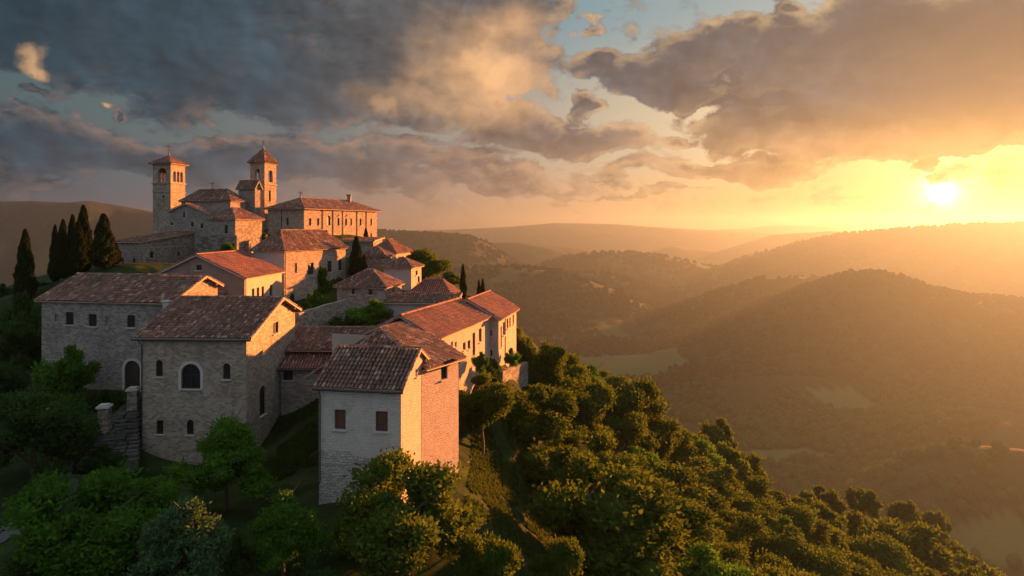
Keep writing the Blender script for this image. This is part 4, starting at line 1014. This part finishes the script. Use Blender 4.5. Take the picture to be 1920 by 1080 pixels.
mb = MB(vr.location); mb.tube([onwall(602, 568), onwall(600, 540), onwall(604, 520)], .07, 'bark', 5, .03); mb.tube([onwall(601, 545), onwall(618, 538), onwall(634, 528)], .05, 'bark', 5, .02); mb.build('vine_stem', vr)

# slope wood: key crowns first, then fill
KEY = [(1020, 612, 100, 78), (1060, 650, 90, 84), (1035, 660, 110, 78), (1100, 690, 90, 80), (1175, 690, 130, 92), (1215, 715, 110, 96), (1080, 735, 120, 78), (1150, 735, 120, 88),
       (1130, 790, 150, 74), (1060, 800, 110, 70), (1250, 780, 100, 108), (1290, 800, 90, 118), (1345, 775, 60, 140), (1190, 820, 150, 84), (1215, 860, 200, 74), (1120, 870, 120, 66),
       (1320, 840, 130, 98), (1290, 880, 120, 92), (1390, 830, 80, 130), (1410, 880, 110, 112), (1230, 920, 190, 66), (1360, 930, 150, 88), (1440, 905, 90, 124), (1500, 905, 80, 142), (1540, 935, 90, 138),
       (1450, 970, 130, 96), (1620, 902, 60, 190), (1600, 950, 90, 150), (1680, 960, 170, 140), (1640, 1000, 150, 120), (1740, 1000, 110, 150), (1530, 1010, 170, 92), (1800, 1010, 70, 190), (1830, 1040, 90, 170), (1470, 1030, 150, 80),
       (1330, 990, 150, 74), (1720, 1040, 120, 120), (1590, 1050, 150, 96), (1880, 1060, 90, 190), (1380, 1040, 140, 68), (1700, 930, 60, 210), (1760, 950, 60, 230), (1550, 900, 60, 170)]
rs = random.Random(11); lab = 'rounded broadleaf tree crowded among its like on the wooded slope'; g = 'broadleaf trees crowding the wooded slope'
nk = 0
NEARK = [('olive', 0), ('olive', 1), ('olive', 2), ('olive', 3), ('olive', 1), ('cone', 0), ('trunky', 0)]
for px, yt, w_, d in KEY:
    p = at(px, yt, d); z0 = h1(p.x, p.y); Rw = w_/F*d/2
    z0 = min(z0, p.z-Rw*1.7); z0 = max(z0, p.z-Rw*3.6)
    near_ = d < 90
    tree(rs.choice(NEARK) if near_ else (('far', rs.randrange(3)) if d > 120 else ('olive', rs.randrange(3))), p.x, p.y, z0, Rw, p.z-z0, 'slope_tree', lab, 'tree', g); nk += 1
tries = 0; nf = 0
while nf < 150 and tries < 20000:
    tries += 1; y = rs.uniform(50, 330)**1; x = rs.uniform(-5, 190)
    px = 960+F*x/y; z0 = h1(x, y); Ht = rs.uniform(7.5, 12.5); Rw = Ht*rs.uniform(.38, .52); yt = HZ-F*(z0+Ht)/y
    if px < 1040 or px > 2050 or yt > 1100: continue
    edge = np.interp(px, [1040, 1160, 1250, 1350, 1480, 1640, 1800, 1920], [655, 690, 770, 790, 890, 925, 1000, 1060])
    if yt < edge-(6 if y < 140 else 40): continue
    if px < 1120 and yt > 830: continue
    if any((x-a)**2+(y-b_)**2 < (.62*(Rw+r_))**2 for a, b_, r_ in TP): continue
    tree(('far', rs.randrange(3)) if y > 115 else rs.choice(NEARK), x, y, z0-.3, Rw, Ht, 'slope_tree', lab, 'tree', g); nf += 1
print('slope trees', nk, nf, tries)
# grass on the bank and in the courtyard
rg = np.random.default_rng(9)
def grass_on(name, X, Y, lab, s=.16):
    Z = H(X, Y); c = np.stack([X, Y, Z+s*.6], 1); V, Fc = leaves(c, np.tile([0, 0, 1.0], (len(c), 1)), s, rg, 1.0, 2.6)
    tag(link(name, mesh_np(name, V, Fc, 'grass')), lab, 'grass', kind='stuff')
n = 42000; X = rg.uniform(-6, 16, n); Y = rg.uniform(46, 66, n); k = (fbm(X/2.5, Y/2.5, 3, 8) > .42) & (X > -3.2+(52-Y)*.02)
grass_on('bank_grass', X[k], Y[k], 'sunlit grass growing on the open bank right of the houses')
n = 16000; X = rg.uniform(-21, -13, n); Y = rg.uniform(49, 61, n); k = (fbm(X/2.5, Y/2.5, 3, 8) > .40)
grass_on('courtyard_grass', X[k], Y[k], 'dark shaded grass filling the small courtyard')

# ------------------------------------------------------------------ sun
s_ = Vector((math.sin(R(SUN_AZ))*math.cos(R(SUN_EL)), math.cos(R(SUN_AZ))*math.cos(R(SUN_EL)), math.sin(R(SUN_EL))))
ld = bpy.data.lights.new('sun', 'SUN'); ld.energy = 5.0; ld.angle = R(.6); ld.color = (1.0, .315, .072)
lo = bpy.data.objects.new('sun', ld); COL.objects.link(lo); lo.rotation_euler = s_.to_track_quat('Z', 'Y').to_euler(); lo.location = s_*400
# ------------------------------------------------------------------ haze
mz = bpy.data.materials.new('haze'); mz.use_nodes = True; t = NT(mz.node_tree); t.n.clear(); M['haze'] = mz
o_ = t.node('ShaderNodeOutputMaterial'); v = t.node('ShaderNodeVolumePrincipled')
v.inputs['Color'].default_value = HAZE_C; v.inputs['Density'].default_value = HAZE_D; v.inputs['Anisotropy'].default_value = HAZE_G
t.l.new(v.outputs[0], o_.inputs['Volume'])
zlo = float(GZ.min())-1; zhi = float(GZ.max())+22; print('zmax', float(GZ.max())); rx = 10750
mb = MB((0, 0, 0)); k = 48
V = [(math.sin(6.28318*i/k)*rx*1.01, math.cos(6.28318*i/k)*rx*1.01, z) for z in (zlo, zhi) for i in range(k)]
mb.add(V, [tuple(range(k)), tuple(range(k, 2*k))[::-1]]+[(k+i, k+(i+1) % k, (i+1) % k, i) for i in range(k)], 'haze')
hz = mb.build('haze'); hz.location = (0, 0, 0); tag(hz, 'golden evening haze filling the valley air', 'haze', kind='stuff')
print('haze z', zlo, zhi)

# ------------------------------------------------------------------ world
w = bpy.data.worlds.new('World'); sc.world = w; w.use_nodes = True; w.cycles.sampling_method = 'NONE'; t = NT(w.node_tree); t.n.clear()
def AE(px, py):
    a = math.atan((px-960)/F); return (a, math.atan((HZ-py)/F*math.cos(a)))
# cloud density group
grp = bpy.data.node_groups.new('cloud_density', 'ShaderNodeTree')
grp.interface.new_socket('P', in_out='INPUT', socket_type='NodeSocketVector')
grp.interface.new_socket('D', in_out='OUTPUT', socket_type='NodeSocketFloat')
gt = NT(grp); gi = gt.node('NodeGroupInput'); go = gt.node('NodeGroupOutput'); Pin = gi.outputs[0]
def ctr(o, k): return gt.vec('SCALE', gt.vec('SUBTRACT', o, (.5, .5, .5)), k)
stretch = gt.vec('MULTIPLY', Pin, (1, 1.5, 1))
wv = gt.vec('ADD', ctr(gt.noise(stretch, 7, 2, .5, 'Color'), .16), ctr(gt.noise(stretch, 26, 4, .6, 'Color'), .052))
Pw = gt.vec('ADD', Pin, gt.vec('MULTIPLY', wv, (1, .7, 0)))
BL = [(60, 30, 330, 150, 1), (400, 90, 330, 145, 1), (620, 170, 320, 95, 1), (790, 90, 270, 165, 1.1), (925, 70, 130, 130, 1), (300, -120, 700, 180, 1), (960, -20, 130, 90, 1),
      (60, 265, 300, 62, .8), (330, 290, 380, 42, .8), (650, 305, 380, 40, .7), (0, 330, 200, 30, .5),
      (960, 240, 110, 55, .9), (1100, 268, 150, 42, .9), (930, 330, 160, 16, .5),
      (1120, 112, 75, 38, .9), (1240, 135, 110, 66, 1), (1300, 95, 120, 55, 1), (1290, 160, 90, 44, 1), (1370, 60, 60, 40, .8), (1470, 120, 150, 105, 1), (1660, 90, 300, 150, 1.1), (1880, 60, 230, 150, 1.1), (1520, 235, 260, 70, 1), (1720, 250, 260, 66, 1), (1850, 200, 120, 80, 1), (1380, 255, 90, 46, .8),
      (1750, 288, 260, 34, 1), (1350, 318, 240, 20, .7), (1095, 190, 48, 24, .8), (75, 108, 34, 20, .7), (198, 202, 30, 15, .7), (1272, 266, 40, 18, .7), (1770, 335, 42, 13, .6), (1460, 12, 50, 22, .8), (1095, 40, 40, 14, .6), (50, 190, 50, 12, .6),
      (1170, 360, 200, 9, .35), (1560, 350, 60, 6, .4), (900, 345, 300, 20, .45), (1500, 395, 240, 6, .3)]
acc = None
for px, py, rx_, ry_, wt in BL:
    a, e_ = AE(px, py); ca2 = math.cos(a)**2
    q = gt.vec('SUBTRACT', Pw, (a, e_, 0)); q = gt.vec('MULTIPLY', q, (F/(rx_*ca2), F/(ry_*math.cos(a)), 0))
    d = gt.math('MULTIPLY', gt.math('SUBTRACT', 1.0, gt.vec('LENGTH', q)), wt)
    acc = d if acc is None else gt.math('SMOOTH_MAX', acc, d, .25)
# general cover behind and overhead
sp = gt.node('ShaderNodeSeparateXYZ'); gt.l.new(Pin, sp.inputs[0])
beh = gt.math('MULTIPLY', gt.smooth(gt.math('ABSOLUTE', sp.outputs[0]), .75, 1.0), gt.math('MULTIPLY', gt.math('SUBTRACT', gt.noise(stretch, 2.2, 4, .6), .45), 3.5))
ovh = gt.math('MULTIPLY', gt.smooth(sp.outputs[1], .36, .55), gt.math('MULTIPLY', gt.math('SUBTRACT', gt.noise(stretch, 2.0, 4, .6), .42), 3.0))
acc = gt.math('MAXIMUM', acc, beh); acc = gt.math('MAXIMUM', acc, ovh)
det = gt.math('MULTIPLY', gt.math('SUBTRACT', gt.noise(stretch, 15, 9, .62, dist=.3), .5), 1.05)
acc = gt.math('ADD', acc, det)
gt.l.new(acc, go.inputs[0])
tc = t.node('ShaderNodeTexCoord').outputs['Generated']; sp = t.node('ShaderNodeSeparateXYZ'); t.l.new(tc, sp.inputs[0])
azn = t.math('ARCTAN2', sp.outputs[0], sp.outputs[1]); eln = t.math('ARCSINE', sp.outputs[2])
cb = t.node('ShaderNodeCombineXYZ'); t.l.new(azn, cb.inputs[0]); t.l.new(eln, cb.inputs[1]); P = cb.outputs[0]
def dens(v):
    n = t.node('ShaderNodeGroup'); n.node_tree = grp; t.put(n.inputs[0], v); return n.outputs[0]
sa, se = AE(1763, 362)
toS = t.vec('SUBTRACT', (sa, se, 0), P); dS = t.vec('LENGTH', toS); dirS = t.vec('NORMALIZE', toS)
D0 = dens(P); D1 = dens(t.vec('ADD', P, t.vec('SCALE', dirS, .022)))
up_ = t.vec('ADD', P, (0.004, .016, 0)); D2 = dens(up_)
alpha = t.smooth(D0, .0, .20)
lit = t.math('MULTIPLY', t.math('SUBTRACT', D0, D1), 1.6, clamp=True)
litup = t.math('MULTIPLY', t.math('SUBTRACT', D0, D2), 1.8, clamp=True)
thick = t.smooth(D0, .15, .95)
az01 = t.math('DIVIDE', t.math('ADD', azn, .70), 1.4)      # -40..40 deg -> 0..1
el01 = t.math('DIVIDE', eln, .33)                          # 0..19 deg
# clear sky
hor = t.ramp(az01, [(0, (.035, .085, .13)), (.22, (.14, .15, .19)), (.42, (.46, .27, .19)), (.60, (.80, .42, .19)), (.78, (.78, .43, .12)), (1, (.9, .5, .10))])
midc = t.ramp(az01, [(0, (.055, .11, .13)), (.3, (.13, .16, .17)), (.5, (.38, .33, .28)), (.7, (.66, .53, .34)), (.85, (.70, .50, .22)), (1, (.75, .5, .18))])
top = t.ramp(az01, [(0, (.05, .10, .12)), (.3, (.08, .14, .16)), (.52, (.15, .28, .34)), (.8, (.27, .36, .37)), (1, (.35, .33, .26))])
sky = t.mix(t.smooth(el01, .02, .38), hor, midc); sky = t.mix(t.smooth(el01, .40, .95), sky, top)
back_fill = t.ramp(el01, [(0, (.56, .60, .68)), (.5, (.64, .74, .88)), (1, (.66, .78, .95))])  # unseen sky behind the camera, made brighter and bluer to fill shaded walls
sky = t.mix(t.smooth(eln, .42, .85), sky, (.55, .67, .84))  # zenith above the frame, lifted for the same shade fill
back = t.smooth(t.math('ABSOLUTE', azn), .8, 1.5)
sky = t.mix(back, sky, back_fill)
ns = t.node('ShaderNodeTexSky', sky_type='NISHITA'); ns.sun_disc = False; ns.sun_elevation = R(SUN_EL); ns.sun_rotation = R(SUN_AZ)
ns.air_density = 1.2; ns.dust_density = 3
sky = t.mix(1.0, sky, t.vec('SCALE', ns.outputs[0], .012), 'ADD')
g1 = t.math('POWER', 2.718, t.math('MULTIPLY', dS, -1/.05)); g2 = t.math('POWER', 2.718, t.math('MULTIPLY', dS, -1/.0075))
g3 = t.math('POWER', 2.718, t.math('MULTIPLY', dS, -1/.3))
glow = t.mix(1.0, t.vec('SCALE', (.75, .46, .15), g1), t.vec('SCALE', (9, 7.5, 4.6), g2), 'ADD'); glow = t.mix(1.0, glow, t.vec('SCALE', (1.3, 1.05, .6), t.math('POWER', 2.718, t.math('MULTIPLY', dS, -1/.02))), 'ADD')
sky = t.mix(1.0, sky, glow, 'ADD')
# cloud colours
base = t.ramp(az01, [(0, (.018, .050, .072)), (.25, (.040, .075, .10)), (.42, (.11, .105, .105)), (.62, (.10, .105, .12)), (.8, (.10, .10, .105)), (1, (.085, .08, .075))])
low = t.ramp(az01, [(0, (.025, .060, .085)), (.25, (.06, .09, .12)), (.42, (.21, .15, .13)), (.62, (.34, .21, .14)), (.85, (.45, .24, .07)), (1, (.40, .20, .05))])
soft = t.noise(t.vec('MULTIPLY', P, (1, 2.2, 1)), 9, 5, .6)
cl = t.mix(t.smooth(el01, .56, .18), base, low)
cl = t.mix(t.math('MULTIPLY', thick, .40), cl, t.mix(1.0, cl, (.55, .58, .62), 'MULTIPLY'))
cl = t.mix(t.math('MULTIPLY', t.smooth(soft, .35, .7), .45), cl, t.mix(1.0, cl, (1.42, 1.42, 1.42), 'MULTIPLY'))
Pn = t.vec('ADD', t.vec('MULTIPLY', P, (1, 1.5, 1)), t.vec('SCALE', t.vec('SUBTRACT', t.noise(P, 20, 3, .6, 'Color'), (.5, .5, .5)), .03))
ra = t.noise(Pn, 5.5, 6, .52); rb = t.noise(t.vec('ADD', Pn, t.vec('ADD', t.vec('SCALE', dirS, .012), (0, .012, 0))), 5.5, 6, .52)
rel = t.math('MULTIPLY', t.math('SUBTRACT', ra, rb), 4.6)
cl = t.vec('SCALE', cl, t.math('MAXIMUM', t.math('ADD', 1.0, rel), .55))
edge = t.math('SUBTRACT', 1.0, t.smooth(D0, .05, .55))
warm = t.math('MULTIPLY', t.smooth(az01, .12, .55), 1.0)
rimc = t.ramp(az01, [(0, (.30, .24, .22)), (.3, (.75, .42, .24)), (.55, (1.0, .60, .30)), (.85, (1.25, .85, .35)), (1, (1.2, .8, .3))])
cl = t.mix(t.math('MULTIPLY', lit, t.math('ADD', .06, t.math('MULTIPLY', edge, .75)), clamp=True), cl, rimc)
cl = t.mix(t.math('MULTIPLY', t.math('MULTIPLY', litup, edge), .9, clamp=True), cl, rimc)
# broad sunlit flank of the big left cloud, and small lit puffs
flank = None
nw = t.vec('SCALE', t.vec('SUBTRACT', t.noise(P, 9, 5, .6, 'Color'), (.5, .5, .5)), .13)
for px, py, rx_, ry_, k in ((900, 140, 150, 120, 1.0), (800, 190, 140, 50, .75), (725, 200, 30, 34, 1.0), (960, 60, 90, 80, .7), (75, 105, 40, 24, .65), (198, 202, 34, 18, .65), (1250, 260, 120, 60, .3), (1600, 280, 380, 40, .3)):
    a, e_ = AE(px, py); q = t.vec('MULTIPLY', t.vec('SUBTRACT', t.vec('ADD', P, nw), (a, e_, 0)), (F/(rx_*math.cos(a)**2), F/(ry_*math.cos(a)), 0))
    f = t.math('MULTIPLY', t.math('SUBTRACT', 1.0, t.smooth(t.vec('LENGTH', q), .15, 1.25)), k); flank = f if flank is None else t.math('MAXIMUM', flank, f)
cl = t.mix(t.math('MULTIPLY', flank, t.math('ADD', .42, t.math('MULTIPLY', t.smooth(ra, .38, .60), .62)), clamp=True), cl, (1.0, .55, .26))
cl = t.mix(1.0, cl, t.vec('SCALE', (.9, .45, .12), t.math('MULTIPLY', g1, .45)), 'ADD')
cl = t.mix(back, cl, (.50, .57, .66)); cl = t.mix(t.smooth(eln, .42, .85), cl, (.46, .53, .62))  # clouds behind and overhead also brightened as fill light
fin = t.mix(t.math('MULTIPLY', alpha, .97), sky, cl)
# ground half (never seen): dim
fin = t.mix(t.smooth(sp.outputs[2], 0.0, -.05), fin, (.03, .035, .03))
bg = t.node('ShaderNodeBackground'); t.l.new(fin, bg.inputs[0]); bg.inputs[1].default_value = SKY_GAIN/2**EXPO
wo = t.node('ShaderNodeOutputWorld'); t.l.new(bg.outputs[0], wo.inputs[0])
# ------------------------------------------------------------------ render
sc.view_settings.view_transform = 'Standard'; sc.view_settings.look = 'None'; sc.view_settings.exposure = EXPO; sc.view_settings.gamma = 1
sc.render.engine = 'CYCLES'; cy_ = sc.cycles
cy_.max_bounces = 5; cy_.diffuse_bounces = 2; cy_.glossy_bounces = 1; cy_.transmission_bounces = 3; cy_.volume_bounces = 0; cy_.transparent_max_bounces = 4
cy_.use_denoising = True; cy_.use_adaptive_sampling = True; cy_.adaptive_threshold = .02; cy_.caustics_reflective = False; cy_.caustics_refractive = False
cy_.sample_clamp_indirect = 4
